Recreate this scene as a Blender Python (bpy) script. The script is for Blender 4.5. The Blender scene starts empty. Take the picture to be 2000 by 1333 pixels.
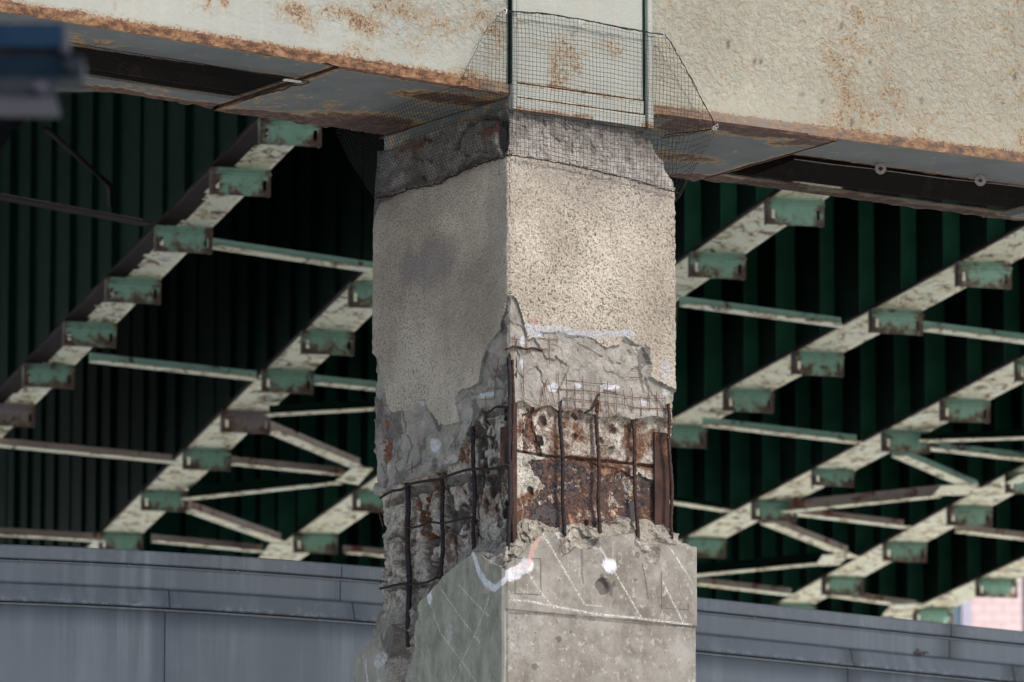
import bpy, bmesh, math, random
import numpy as np
from mathutils import Vector
random.seed(7)
SC = bpy.context.scene
COL = SC.collection

# ------------------------------------------------------------------ camera
FPX = 12850.0                       # focal length in photo pixels (2000 wide)
TH = math.atan(2264/FPX)            # upward pitch, about ten degrees
CAM = np.array([0.0, -32.0, 1.7])
cam = bpy.data.cameras.new('camera'); camo = bpy.data.objects.new('camera', cam); COL.objects.link(camo)
cam.sensor_width = 36.0; cam.lens = 36.0*FPX/2000
camo.location = CAM; camo.rotation_euler = (math.pi/2+TH, 0, 0)
cam.clip_end = 600.0; cam.clip_start = 0.5
cam.dof.use_dof = True; cam.dof.focus_distance = 32.9; cam.dof.aperture_fstop = 5.4
SC.camera = camo
# ------------------------------------------------------------------ light
SUN_AZ = math.atan2(0.80, -0.60)    # towards +x, -y (right of the camera)
SUN_EL = math.radians(44)
w = bpy.data.worlds.new('World'); SC.world = w; w.use_nodes = True
nt = w.node_tree; nt.nodes.clear()
sky = nt.nodes.new('ShaderNodeTexSky'); sky.sky_type = 'NISHITA'; sky.sun_disc = False
sky.sun_elevation = SUN_EL; sky.sun_rotation = SUN_AZ; sky.dust_density = 2.0; sky.air_density = 1.0
bg = nt.nodes.new('ShaderNodeBackground'); bg.inputs[1].default_value = 0.15
out = nt.nodes.new('ShaderNodeOutputWorld')
nt.links.new(sky.outputs[0], bg.inputs[0]); nt.links.new(bg.outputs[0], out.inputs[0])
sl = bpy.data.lights.new('sun', 'SUN'); sl.energy = 2.3; sl.angle = math.radians(0.9); sl.color = (1.0, 0.955, 0.88)
so = bpy.data.objects.new('sun', sl); COL.objects.link(so)
sd = Vector((math.sin(SUN_AZ)*math.cos(SUN_EL), math.cos(SUN_AZ)*math.cos(SUN_EL), math.sin(SUN_EL)))
so.rotation_euler = sd.to_track_quat('Z', 'Y').to_euler()
SC.view_settings.view_transform = 'Standard'; SC.view_settings.look = 'None'
SC.view_settings.gamma = 1.0; SC.view_settings.exposure = 1.02
SC.cycles.max_bounces = 8; SC.cycles.diffuse_bounces = 4

# ------------------------------------------------------------------ survey maths: photo rays onto real planes
fw = np.array([0, math.cos(TH), math.sin(TH)]); up = np.array([0, -math.sin(TH), math.cos(TH)]); rt = np.array([1.0, 0, 0])
PH = math.radians(33.7)
O = np.array([-0.02, 0, 0]); U = np.array([math.cos(PH), math.sin(PH), 0]); V = np.array([-math.sin(PH), math.cos(PH), 0])
def ray(x, y): return fw*FPX + rt*(x-1000) + up*(666.5-y)
def loc(p): q = p-O; return np.array([q@U, q@V, q[2]])
def W3(x, y, z): return tuple(O + U*x + V*y + np.array([0, 0, z]))          # pier frame -> world
def onR(x, y, h=0.0):
    d = ray(x, y); t = (h-(CAM-O)@V)/(d@V); return loc(CAM+t*d)
def onL(x, y, h=0.0):
    d = ray(x, y); t = (h-(CAM-O)@U)/(d@U); return loc(CAM+t*d)
def onZ(x, y, z):
    d = ray(x, y); t = (z-CAM[2])/d[2]; return CAM+t*d
def lerp(a, b, t): return a+(b-a)*t
def sst(a, b, x):
    t = np.clip((x-a)/(b-a), 0, 1); return t*t*(3-2*t)

# ------------------------------------------------------------------ numpy noise
_rs = np.random.RandomState(11); _T = _rs.rand(256, 256); _T2 = _rs.rand(256, 256, 5)
def vn(x, y):
    xi = np.floor(x).astype(int); yi = np.floor(y).astype(int); fx = x-xi; fy = y-yi
    fx = fx*fx*(3-2*fx); fy = fy*fy*(3-2*fy)
    a = _T[xi % 256, yi % 256]; b = _T[(xi+1) % 256, yi % 256]; c = _T[xi % 256, (yi+1) % 256]; d = _T[(xi+1) % 256, (yi+1) % 256]
    return (a*(1-fx)+b*fx)*(1-fy)+(c*(1-fx)+d*fx)*fy
def fbm(x, y, s, o=4, seed=0):
    r = 0; a = 0.5; f = s; n = 0
    for i in range(o):
        r = r+a*(vn(x*f+seed*17.3+i*5.1, y*f+seed*9.7+i*3.3)-0.5); n += a; a *= .5; f *= 2.03
    return r/n*2          # about -1..1
def chips(x, y, s, seed=0):
    """faceted broken-stone relief: every Voronoi cell is a tilted plane"""
    x = x*s+seed*31.7; y = y*s+seed*13.1
    xi = np.floor(x).astype(int); yi = np.floor(y).astype(int)
    bd = np.full(x.shape, 9e9); h = np.zeros(x.shape); ed = np.full(x.shape, 9e9)
    for i in (-1, 0, 1):
        for j in (-1, 0, 1):
            t = _T2[(xi+i) % 256, (yi+j) % 256]
            cx = xi+i+t[..., 0]; cy = yi+j+t[..., 1]
            d = (x-cx)**2+(y-cy)**2
            m = d < bd
            ed = np.where(m, bd, np.minimum(ed, d)); bd = np.where(m, d, bd)
            hh = (t[..., 2]-.5)+(t[..., 3]-.5)*1.6*(x-cx)+(t[..., 4]-.5)*1.6*(y-cy)
            h = np.where(m, hh, h)
    return h, np.sqrt(ed)-np.sqrt(bd)
def inpoly(px, py, P):
    r = np.zeros(px.shape, bool); n = len(P)
    for i in range(n):
        x1, y1 = P[i][0], P[i][1]; x2, y2 = P[(i+1) % n][0], P[(i+1) % n][1]
        if y1 == y2: continue
        c = (y1 > py) != (y2 > py)
        r ^= c & (px < (x2-x1)*(py-y1)/(y2-y1)+x1)
    return r
def segd(px, py, A, B):
    ax, ay = A; bx, by = B; dx, dy = bx-ax, by-ay
    t = np.clip(((px-ax)*dx+(py-ay)*dy)/(dx*dx+dy*dy+1e-12), 0, 1)
    return np.hypot(px-ax-t*dx, py-ay-t*dy)

# ------------------------------------------------------------------ node material helper
class M:
    def __init__(s, name, rough=.9, metal=0.0, spec=0.3):
        s.m = bpy.data.materials.new(name); s.m.use_nodes = True; s.t = s.m.node_tree
        s.b = s.t.nodes['Principled BSDF']
        s.b.inputs['Roughness'].default_value = rough; s.b.inputs['Metallic'].default_value = metal
        s.b.inputs['Specular IOR Level'].default_value = spec
        s.tc = s.t.nodes.new('ShaderNodeTexCoord')
        s.geo = None
    def L(s, a, b): s.t.links.new(a, b)
    def noise(s, scale, detail=6, rough=.6, vec=None, dist=0.0, out=0):
        n = s.t.nodes.new('ShaderNodeTexNoise'); n.inputs['Scale'].default_value = scale
        n.inputs['Detail'].default_value = detail; n.inputs['Roughness'].default_value = rough; n.inputs['Distortion'].default_value = dist
        s.L(vec if vec else s.tc.outputs['Object'], n.inputs['Vector']); return n.outputs[out]
    def voro(s, scale, feat='F1', vec=None, rnd=1.0):
        n = s.t.nodes.new('ShaderNodeTexVoronoi'); n.feature = feat; n.inputs['Scale'].default_value = scale
        n.inputs['Randomness'].default_value = rnd
        s.L(vec if vec else s.tc.outputs['Object'], n.inputs['Vector']); return n.outputs['Distance']
    def mapv(s, scale=(1, 1, 1), rot=(0, 0, 0), src=None):
        n = s.t.nodes.new('ShaderNodeMapping'); n.inputs['Scale'].default_value = scale; n.inputs['Rotation'].default_value = rot
        s.L(src if src else s.tc.outputs['Object'], n.inputs['Vector']); return n.outputs[0]
    def ramp(s, v, *st, interp='LINEAR'):
        n = s.t.nodes.new('ShaderNodeValToRGB'); n.color_ramp.interpolation = interp
        e = n.color_ramp.elements
        while len(e) < len(st): e.new(0.5)
        for i, (p, c) in enumerate(st):
            e[i].position = p; e[i].color = (c, c, c, 1) if not hasattr(c, '__len__') else (*c[:3], 1)
        s.L(v, n.inputs[0]); return n.outputs[0]
    def mix(s, f, a, b, mode='MIX'):
        n = s.t.nodes.new('ShaderNodeMixRGB'); n.blend_type = mode
        for i, v in ((0, f), (1, a), (2, b)):
            if isinstance(v, (int, float)):
                n.inputs[i].default_value = v if i == 0 else (v, v, v, 1)
            elif hasattr(v, '__len__') and not hasattr(v, 'node'): n.inputs[i].default_value = (*v[:3], 1)
            else: s.L(v, n.inputs[i])
        return n.outputs[0]
    def math(s, op, a, b=0.0, clamp=False):
        n = s.t.nodes.new('ShaderNodeMath'); n.operation = op; n.use_clamp = clamp
        for i, v in ((0, a), (1, b)):
            if isinstance(v, (int, float)): n.inputs[i].default_value = v
            else: s.L(v, n.inputs[i])
        return n.outputs[0]
    def attr(s, name):
        n = s.t.nodes.new('ShaderNodeAttribute'); n.attribute_name = name; return n.outputs['Fac']
    def bump(s, h, strength=.5, dist=.01, prev=None):
        n = s.t.nodes.new('ShaderNodeBump'); n.inputs['Strength'].default_value = strength; n.inputs['Distance'].default_value = dist
        s.L(h, n.inputs['Height'])
        if prev: s.L(prev, n.inputs['Normal'])
        return n.outputs[0]
    def done(s, col=None, normal=None, rough=None):
        if col is not None:
            if hasattr(col, 'node'): s.L(col, s.b.inputs['Base Color'])
            else: s.b.inputs['Base Color'].default_value = (*col[:3], 1)
        if normal: s.L(normal, s.b.inputs['Normal'])
        if rough: s.L(rough, s.b.inputs['Roughness'])
        return s.m
def marks(m, c, spraycol=(.43, .43, .46)):
    """adds dark tone (dirt and painted shade), rust, spray paint and chalk as patches of colour"""
    n1 = m.noise(60, 5, .7)
    f = m.math('MULTIPLY', m.ramp(m.math('ADD', m.math('MULTIPLY', m.attr('dark'), .9), n1), (.68, 0.0), (1.0, .62)), 1.0)
    c = m.mix(f, c, (.035, .03, .028))
    f = m.ramp(m.math('ADD', m.math('MULTIPLY', m.attr('rust'), .55), m.noise(38, 7, .75)), (.66, 0.0), (.95, 1.0))
    c = m.mix(f, c, m.ramp(m.noise(90, 4, .6), (.3, (.044, .020, .013)), (.7, (.177, .071, .034))))
    f = m.math('MULTIPLY', m.ramp(m.math('ADD', m.math('MULTIPLY', m.attr('spray'), .55), m.noise(75, 6, .8)), (.74, 0.0), (1.0, 1.0)), m.ramp(m.noise(20, 4, .6), (.35, .55), (.6, .95)))
    c = m.mix(f, c, spraycol)
    f = m.ramp(m.math('ADD', m.math('MULTIPLY', m.attr('pink'), .5), m.noise(85, 6, .8)), (.80, 0.0), (1.0, .6))
    c = m.mix(f, c, (.36, .20, .165))
    f = m.math('MULTIPLY', m.attr('chalk'), m.ramp(m.noise(140, 4, .7), (.45, 0.0), (.60, .75)))
    return m.mix(f, c, (.50, .50, .47))

def mat_stucco():
    m = M('sand_stucco'); n = m.noise(1.6, 5, .6); g = m.noise(80, 4, .7); v = m.noise(120, 3, .6)
    c = m.ramp(n, (.36, (.343, .290, .229)), (.5, (.464, .401, .324)), (.62, (.575, .502, .414)))
    sp = m.ramp(g, (.40, 1.0), (.475, 0.0)); c = m.mix(m.math('MULTIPLY', sp, m.math('MULTIPLY', m.ramp(m.noise(2.2, 5, .7), (.35, .35), (.62, .95)), m.math('SUBTRACT', 1.0, m.math('MULTIPLY', m.attr('left_mask'), .7)))), c, (.075, .055, .042))
    c = m.mix(m.math('MULTIPLY', m.ramp(v, (.56, 0.0), (.72, 1.0)), .4), c, (.70, .63, .53))
    c = m.mix(m.math('MULTIPLY', m.ramp(m.noise(6, 5, .65, vec=m.mapv((1, 1, .09))), (.48, 0.0), (.72, 1.0)), .38), c, (.22, .185, .15))
    c = m.mix(m.math('MULTIPLY', m.attr('tint'), .62), c, (.19, .17, .175))
    c = marks(m, c)
    b = m.bump(g, 1.0, .04); b = m.bump(v, .9, .008, b)
    return m.done(c, b)
def mat_mortar():
    m = M('grey_mortar'); n = m.noise(9, 7, .7); g = m.noise(110, 4, .6)
    c = m.ramp(n, (.3, (.084, .073, .065)), (.5, (.152, .137, .125)), (.7, (.220, .201, .184)))
    g = m.noise(70, 4, .65); c = m.mix(m.math('MULTIPLY', m.ramp(g, (.38, 1.0), (.48, 0.0)), .75), c, (.07, .058, .052))
    c = m.mix(m.math('MULTIPLY', m.attr('pale'), m.ramp(m.noise(16, 5, .7), (.35, .3), (.6, 1.0))), c, (.34, .305, .27))
    c = m.mix(m.math('MULTIPLY', m.ramp(m.noise(4, 6, .7), (.48, 0.0), (.62, 1.0)), .5), c, (.42, .385, .36))
    c = marks(m, c); b = m.bump(g, 1.0, .03); b = m.bump(m.noise(30, 6, .7), .8, .012, b)
    return m.done(c, b)
def mat_spall():
    m = M('broken_concrete'); n = m.noise(12, 8, .7, dist=.4); g = m.noise(120, 5, .7); k = m.noise(34, 7, .7)
    c = m.ramp(n, (.28, (.111, .100, .086)), (.48, (.202, .184, .160)), (.6, (.248, .229, .203)), (.75, (.313, .294, .265)))
    c = m.mix(m.math('MULTIPLY', m.ramp(g, (.32, 1.0), (.42, 0.0)), .6), c, (.10, .085, .075))
    c = m.mix(m.math('MULTIPLY', m.ramp(m.noise(3.5, 6, .7), (.55, 0.0), (.66, 1.0)), .5), c, (.17, .15, .14))
    c = marks(m, c); b = m.bump(k, .9, .02); b = m.bump(g, .6, .006, b)
    return m.done(c, b)
def mat_core():
    m = M('exposed_core_concrete'); n = m.noise(17, 8, .75, dist=.15); g = m.noise(85, 6, .75); k = m.noise(26, 8, .75)
    c = m.ramp(n, (.30, (.074, .059, .051)), (.40, (.221, .192, .162)), (.48, (.369, .332, .281)), (.60, (.502, .465, .406)))
    c = m.mix(m.math('MULTIPLY', m.ramp(g, (.36, 1.0), (.47, 0.0)), .85), c, (.07, .05, .042))
    c = m.mix(m.math('MULTIPLY', m.ramp(m.noise(7, 6, .8), (.53, 0.0), (.62, 1.0)), m.math('ADD', m.math('MULTIPLY', m.attr('rust'), 1.2), .12, True)), c, m.ramp(g, (.35, (.07, .033, .022)), (.65, (.34, .15, .07))))
    c = marks(m, c); b = m.bump(k, 1.0, .03); b = m.bump(g, .8, .01, b)
    return m.done(c, b)
def mat_plate():
    m = M('scaling_rusted_plate', rough=.75, spec=.4); n = m.noise(9, 9, .75, dist=.12); g = m.noise(70, 6, .7)
    c = m.ramp(n, (.32, (.018, .012, .014)), (.44, (.042, .029, .030)), (.51, (.060, .030, .022)), (.57, (.104, .046, .027)), (.68, (.216, .120, .076)))
    c = m.mix(m.math('MULTIPLY', m.ramp(m.noise(6.5, 8, .8, dist=.1), (.545, 0.0), (.575, 1.0)), .85), c, m.ramp(g, (.40, (.120, .068, .044)), (.56, (.448, .384, .312))))
    c = marks(m, c); b = m.bump(m.ramp(n, (.44, 0.0), (.47, .5), (.55, .6), (.57, 1.0)), .9, .02); b = m.bump(n, .6, .02, b); b = m.bump(g, .7, .006, b)
    return m.done(c, b)
def mat_rub():
    m = M('fractured_edge_concrete'); n = m.noise(22, 8, .75); g = m.noise(100, 5, .7)
    c = m.ramp(n, (.3, (.120, .100, .080)), (.5, (.264, .232, .192)), (.68, (.416, .384, .328)))
    c = m.mix(m.math('MULTIPLY', m.ramp(g, (.34, 1.0), (.45, 0.0)), .8), c, (.06, .048, .04))
    c = marks(m, c); b = m.bump(n, 1.0, .03); b = m.bump(g, .8, .008, b)
    return m.done(c, b)
def mat_casing():
    m = M('cast_concrete'); n = m.noise(5, 8, .72); g = m.noise(160, 3, .6); k = m.noise(26, 6, .7)
    st = m.noise(7, 6, .65, vec=m.mapv((1, 1, .10)))
    c = m.ramp(n, (.36, (.090, .078, .065)), (.5, (.144, .131, .114)), (.62, (.190, .176, .158)))
    c = m.mix(m.math('MULTIPLY', m.ramp(st, (.48, 0.0), (.7, 1.0)), .35), c, (.18, .155, .13))
    c = m.mix(m.math('MULTIPLY', m.ramp(k, (.56, 0.0), (.66, 1.0)), .5), c, (.324, .306, .281))
    c = m.mix(m.math('MULTIPLY', m.ramp(m.noise(75, 3, .6), (.30, 1.0), (.355, 0.0)), .85), c, (.06, .05, .042))
    c = m.mix(m.attr('left_mask'), c, m.ramp(m.noise(14, 6, .7, vec=m.mapv((1, 1, .45))), (.35, (.094, .097, .068)), (.6, (.223, .230, .180))))
    c = marks(m, c); b = m.bump(k, .25, .006); b = m.bump(g, .3, .002, b)
    return m.done(c, b)
def mat_painted():
    m = M('cream_painted_steel', rough=.6, spec=.35)
    n = m.noise(1.4, 5, .6); k = m.noise(30, 7, .62, dist=.25); g = m.noise(75, 5, .65); st = m.noise(16, 5, .6, vec=m.mapv((1, 1, .06)))
    warm = m.attr('warm')
    c = m.mix(warm, m.ramp(n, (.3, (.162, .168, .151)), (.7, (.206, .212, .187))), m.ramp(n, (.3, (.150, .140, .108)), (.7, (.206, .194, .151))))
    c = m.mix(m.math('MULTIPLY', m.ramp(st, (.5, 0.0), (.75, 1.0)), .4), c, (.26, .22, .17))
    gg = m.math('MULTIPLY', m.ramp(k, (.36, 1.0), (.44, 0.0)), m.math('MULTIPLY', m.attr('peel'), .28))
    c = m.mix(gg, c, (.27, .21, .14))
    r = m.attr('rust'); rn = m.math('ADD', m.math('MULTIPLY', m.noise(60, 5, .75, dist=.8), .62), m.math('MULTIPLY', m.noise(13, 6, .75, dist=.6), .38))
    f = m.math('ADD', m.math('MULTIPLY', r, .255), rn)
    f1 = m.ramp(f, (.60, 0.0), (.68, 1.0)); f2 = m.ramp(f, (.655, 0.0), (.72, 1.0)); 
    c = m.mix(m.math('MULTIPLY', f1, .7), c, (.236, .155, .068)); c = m.mix(f2, c, m.ramp(g, (.38, (.037, .019, .012)), (.66, (.149, .068, .031))))
    c = m.mix(m.attr('dark'), c, (.05, .035, .03))
    b = m.bump(m.math('ADD', m.ramp(k, (.36, 0.0), (.46, .40), (.48, .60), (.60, 1.0)), m.math('MULTIPLY', g, .4)), 1.0, .010)
    bs = b.node.inputs['Strength']; m.L(m.math('ADD', m.math('MULTIPLY', m.attr('peel'), 1.0), .06), bs)
    b = m.bump(f1, .5, .003, b)
    return m.done(c, b)
def mat_soffit():
    m = M('weathered_grey_steel', rough=.6)
    n = m.noise(3.2, 7, .7); g = m.noise(70, 5, .65); k = m.noise(11, 8, .72, dist=.9)
    c = m.ramp(n, (.3, (.063, .070, .070)), (.7, (.106, .113, .111)))
    f = m.math('ADD', m.math('MULTIPLY', m.attr('rust'), .42), k)
    f1 = m.ramp(f, (.64, 0.0), (.72, 1.0)); f2 = m.ramp(f, (.72, 0.0), (.84, 1.0))
    c = m.mix(m.math('MULTIPLY', f1, .85), c, m.ramp(g, (.35, (.22, .12, .045)), (.65, (.38, .26, .11))))
    c = m.mix(f2, c, m.ramp(m.noise(28, 8, .8), (.36, (.012, .009, .009)), (.5, (.04, .021, .016)), (.62, (.15, .068, .036)), (.7, (.26, .15, .08))))
    b = m.bump(f2, .8, .006); b = m.bump(k, .3, .004, b)
    return m.done(c, b)
def mat_lip():
    m = M('flaking_rust_edge', rough=.85)
    n = m.noise(22, 8, .78, vec=m.mapv((.6, .6, 1.2))); g = m.noise(80, 5, .7)
    c = m.ramp(n, (.36, (.019, .011, .011)), (.45, (.068, .032, .019)), (.52, (.152, .074, .032)), (.58, (.200, .115, .063)), (.66, (.220, .178, .131)))
    c = m.mix(m.math('MULTIPLY', m.ramp(g, (.36, 1.0), (.46, 0.0)), .6), c, (.13, .055, .025))
    c = m.mix(m.math('MULTIPLY', m.attr('clean'), m.ramp(n, (.40, 1.0), (.62, .2))), c, (.216, .207, .180))
    b = m.bump(n, 1.0, .02); b = m.bump(g, .7, .004, b)
    return m.done(c, b)
def mat_simple(name, c1, c2, scale=20, rough=.7, rust=None, rth=.55, metal=0.0, bump=.3):
    m = M(name, rough=rough, metal=metal, spec=.04 if sum(c2) < .3 and metal == 0 else .3); n = m.noise(scale, 6, .65)
    c = m.ramp(n, (.35, c1), (.65, c2))
    if rust: c = m.mix(m.ramp(m.noise(scale*.6, 7, .7, dist=.6), (rth, 0.0), (rth+.06, 1.0)), c, m.ramp(m.noise(scale*3, 4, .6), (.35, rust[0]), (.65, rust[1])))
    return m.done(c, m.bump(n, bump, .004))
MT = dict(stucco=mat_stucco(), mortar=mat_mortar(), spall=mat_spall(), core=mat_core(), plate=mat_plate(), rub=mat_rub(),
          casing=mat_casing(), painted=mat_painted(), soffit=mat_soffit(), lip=mat_lip())
MT['rebar'] = mat_simple('rusted_rebar', (.010, .009, .011), (.030, .023, .023), 60, .6, bump=.8)
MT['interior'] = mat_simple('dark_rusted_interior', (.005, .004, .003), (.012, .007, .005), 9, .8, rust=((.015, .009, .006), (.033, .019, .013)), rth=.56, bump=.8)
MT['redbar'] = mat_simple('brown_rusted_rebar', (.017, .012, .012), (.051, .031, .026), 60, .7, bump=.8)
MT['wire'] = mat_simple('rusty_wire', (.05, .024, .016), (.16, .07, .035), 80, .8)
MT['net'] = mat_simple('black_net_cord', (.013, .013, .013), (.025, .023, .021), 50, .7)
MT['paleknot'] = mat_simple('frayed_cord', (.30, .30, .30), (.5, .5, .48), 50, .8)
MT['green_dark'] = mat_simple('dark_green_paint', (.002, .012, .007), (.004, .020, .012), 6, .6, rust=((.007, .004, .003), (.019, .009, .006)), rth=.64)  # also stands in for shade on the left stiffeners and in the panel gaps
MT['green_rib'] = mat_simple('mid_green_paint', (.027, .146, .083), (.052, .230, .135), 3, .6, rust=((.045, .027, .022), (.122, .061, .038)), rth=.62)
MT['pale_cord'] = mat_simple('faded_cord', (.10, .10, .095), (.17, .17, .16), 50, .8)
MT['green'] = mat_simple('pale_green_paint', (.24, .45, .36), (.32, .52, .43), 7, .6, rust=((.05, .028, .02), (.14, .08, .055)), rth=.57)
MT['cream'] = None
def mat_bracket(name, a, b):
    m = M(name, rough=.6); n = m.noise(7, 6, .65); sx = m.t.nodes.new('ShaderNodeSeparateXYZ'); m.L(m.tc.outputs['Object'], sx.inputs[0])
    oi = m.t.nodes.new('ShaderNodeObjectInfo'); ad = m.t.nodes.new('ShaderNodeVectorMath'); ad.operation = 'ADD'; m.L(m.tc.outputs['Object'], ad.inputs[0]); m.L(oi.outputs['Location'], ad.inputs[1])
    k = m.noise(9, 7, .75, vec=ad.outputs[0], dist=.5)
    e = m.math('ADD', m.ramp(m.math('ABSOLUTE', sx.outputs[0]), (.12, 0.0), (.215, .17)), m.ramp(m.math('MULTIPLY', sx.outputs[2], -1.0), (.09, 0.0), (.20, .17)))
    f = m.math('ADD', k, e); f = m.math('ADD', f, .025)
    c = m.ramp(n, (.35, a), (.65, b)); c = m.mix(m.ramp(f, (.56, 0.0), (.66, .8)), c, (.16, .11, .06)); c = m.mix(m.ramp(f, (.63, 0.0), (.72, 1.0)), c, m.ramp(m.noise(40, 4, .6), (.35, (.045, .028, .026)), (.65, (.12, .075, .06))))
    return m.done(c, m.bump(n, .3, .004))
MT['bracket'] = mat_bracket('rust_edged_green_paint', (.17, .33, .255), (.235, .40, .32)); MT['bracket_purple'] = mat_bracket('rust_edged_purple_primer', (.19, .165, .17), (.25, .215, .215))
def mat_flange():
    m = M('cream_flange_paint', rough=.65); n = m.noise(4, 6, .6); k = m.noise(5.0, 8, .75, dist=.8, vec=m.mapv((1.6, .8, 1)))
    c = m.ramp(n, (.3, (.74, .68, .46)), (.5, (.82, .80, .60)), (.7, (.74, .80, .70)))
    c = m.mix(m.math('MULTIPLY', m.ramp(k, (.50, 0.0), (.56, 1.0)), .75), c, (.42, .28, .13))
    c = m.mix(m.ramp(k, (.565, 0.0), (.60, 1.0)), c, (.06, .035, .028))
    return m.done(c, m.bump(k, .4, .006))
MT['cream'] = mat_flange()
MT['primer'] = mat_simple('brown_primer', (.012, .007, .007), (.025, .016, .014), 5, .7)
MT['purple'] = mat_simple('faded_purple_primer', (.17, .145, .15), (.24, .20, .20), 8, .7, rust=((.05, .028, .02), (.14, .08, .055)), rth=.56)
MT['pinkish'] = mat_simple('pinkish_faded_primer', (.44, .34, .30), (.54, .48, .42), 5, .7, rust=((.20, .06, .04), (.30, .12, .09)), rth=.54)
MT['dark'] = mat_simple('dark_interior_steel', (.004, .004, .004), (.010, .008, .008), 6, .8)  # near-black steel for the deck underside and box inside
MT['brown'] = mat_simple('brown_rusted_steel', (.023, .015, .014), (.052, .029, .023), 9, .8, rust=((.058, .029, .019), (.124, .065, .046)), rth=.56, bump=.8)
MT['slot'] = mat_simple('cream_packing', (.55, .50, .38), (.70, .66, .52), 30, .7)

# ------------------------------------------------------------------ object helpers
def root(name, base, label, cat, group=None):
    o = bpy.data.objects.new(name, None); COL.objects.link(o); o.location = base; o.empty_display_size = .2
    o['label'] = label; o['category'] = cat
    if group: o['group'] = group
    return o
def mk(name, verts, faces, mats, parent=None, smooth=False, mi=None, attrs=None):
    me = bpy.data.meshes.new(name)
    v = np.asarray(verts, dtype=np.float64)
    if parent is not None:
        p = parent; off = np.zeros(3)
        while p is not None: off += np.array(p.location); p = p.parent
        v = v-off
    if isinstance(faces, np.ndarray):
        nf = len(faces); k = faces.shape[1]
        me.vertices.add(len(v)); me.vertices.foreach_set('co', v.ravel().astype(np.float32))
        me.loops.add(nf*k); me.loops.foreach_set('vertex_index', faces.ravel().astype(np.int32))
        me.polygons.add(nf); me.polygons.foreach_set('loop_start', np.arange(0, nf*k, k, dtype=np.int32))
        me.polygons.foreach_set('loop_total', np.full(nf, k, dtype=np.int32))
    else:
        me.from_pydata([tuple(a) for a in v], [], faces)
    for mm in (mats if isinstance(mats, (list, tuple)) else [mats]): me.materials.append(mm)
    if mi is not None: me.polygons.foreach_set('material_index', np.asarray(mi, dtype=np.int32))
    if smooth: me.polygons.foreach_set('use_smooth', np.ones(len(me.polygons), dtype=bool))
    me.update(calc_edges=True)
    if attrs:
        for n, a in attrs.items():
            at = me.attributes.new(n, 'FLOAT', 'POINT'); at.data.foreach_set('value', np.asarray(a, dtype=np.float32))
    o = bpy.data.objects.new(name, me); COL.objects.link(o)
    if parent is not None: o.parent = parent
    return o
class MB:
    def __init__(s): s.v = []; s.f = []; s.mi = []
    def quad(s, a, b, c, d, m=0):
        n = len(s.v); s.v += [a, b, c, d]; s.f.append((n, n+1, n+2, n+3)); s.mi.append(m)
    def prism(s, base, top, m=0):
        n = len(s.v); k = len(base); s.v += list(base)+list(top)
        s.f.append(tuple(range(n+k-1, n-1, -1))); s.f.append(tuple(range(n+k, n+2*k))); s.mi += [m, m]
        for i in range(k):
            j = (i+1) % k; s.f.append((n+i, n+j, n+k+j, n+k+i)); s.mi.append(m)
    def box(s, fr, x0, x1, y0, y1, z0, z1, m=0):
        b = [fr(x0, y0, z0), fr(x1, y0, z0), fr(x1, y1, z0), fr(x0, y1, z0)]; t = [fr(x0, y0, z1), fr(x1, y0, z1), fr(x1, y1, z1), fr(x0, y1, z1)]
        s.prism(b, t, m)
    def tube(s, pts, r, n=6, m=0, rj=0.0):
        P = [np.array(p, float) for p in pts]; rings = []
        pr = np.array([.31, .52, .79])
        for i, p in enumerate(P):
            t = P[min(i+1, len(P)-1)]-P[max(i-1, 0)]; t /= (np.linalg.norm(t)+1e-9)
            a = np.cross(t, pr); a /= (np.linalg.norm(a)+1e-9); b = np.cross(t, a)
            rr = r*(1+rj*random.uniform(-1, 1)+(.07 if rj and i % 2 else 0)); k0 = len(s.v)
            for k in range(n):
                an = 2*math.pi*k/n; s.v.append(tuple(p+(a*math.cos(an)+b*math.sin(an))*rr))
            rings.append(k0)
        for i in range(len(rings)-1):
            for k in range(n):
                k2 = (k+1) % n; s.f.append((rings[i]+k, rings[i]+k2, rings[i+1]+k2, rings[i+1]+k)); s.mi.append(m)
        s.f.append(tuple(rings[0]+k for k in reversed(range(n)))); s.f.append(tuple(rings[-1]+k for k in range(n))); s.mi += [m, m]
    def build(s, name, mats, parent=None, smooth=False, attrs=None):
        return mk(name, s.v, s.f, mats, parent, smooth, s.mi, attrs)
ID = lambda x, y, z: (x, y, z)

# ------------------------------------------------------------------ ground
g = mk('ground', [(-300, -120, 0), (300, -120, 0), (300, 500, 0), (-300, 500, 0)], [(0, 1, 2, 3)],
       mat_simple('pale_paving', (.50, .49, .45), (.62, .61, .57), .6, .9)); g['kind'] = 'structure'
# ------------------------------------------------------------------ the damaged pier
W_, L_ = 1.03, 1.25
def aR(p, h=0.0): q = onR(p[0], p[1], h); return ((q[0]-h)/(W_-2*h)*W_, q[2])
def bL(p, h=0.0): q = onL(p[0], p[1], h); return ((q[1]-h)/(L_-2*h)*L_, q[2])
pier = root('bridge_pier', (0, 0, 0), 'crumbling square concrete bridge pier with exposed rusty rebar and stucco upper half', 'bridge pier')
ZT = 8.545
Zs = np.concatenate([np.linspace(0, 5.3, 12), np.arange(5.45, ZT, .004), [ZT]])
faces_n = [('L', L_, 232), ('R', W_, 262), ('S', L_, 60), ('B', W_, 30)]
DMG_R = [(985, 576), (996, 576), (1006, 582), (1015, 600), (1022, 622), (1027, 650), (1027, 668), (1040, 660), (1054, 650), (1090, 649), (1120, 654), (1149, 659), (1170, 671), (1185, 681), (1212, 676), (1220, 658), (1233, 666), (1254, 674), (1269, 695), (1275, 714), (1274, 733), (1288, 746), (1325, 762), (1420, 775), (1420, 1420), (900, 1420), (900, 576)]
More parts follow.
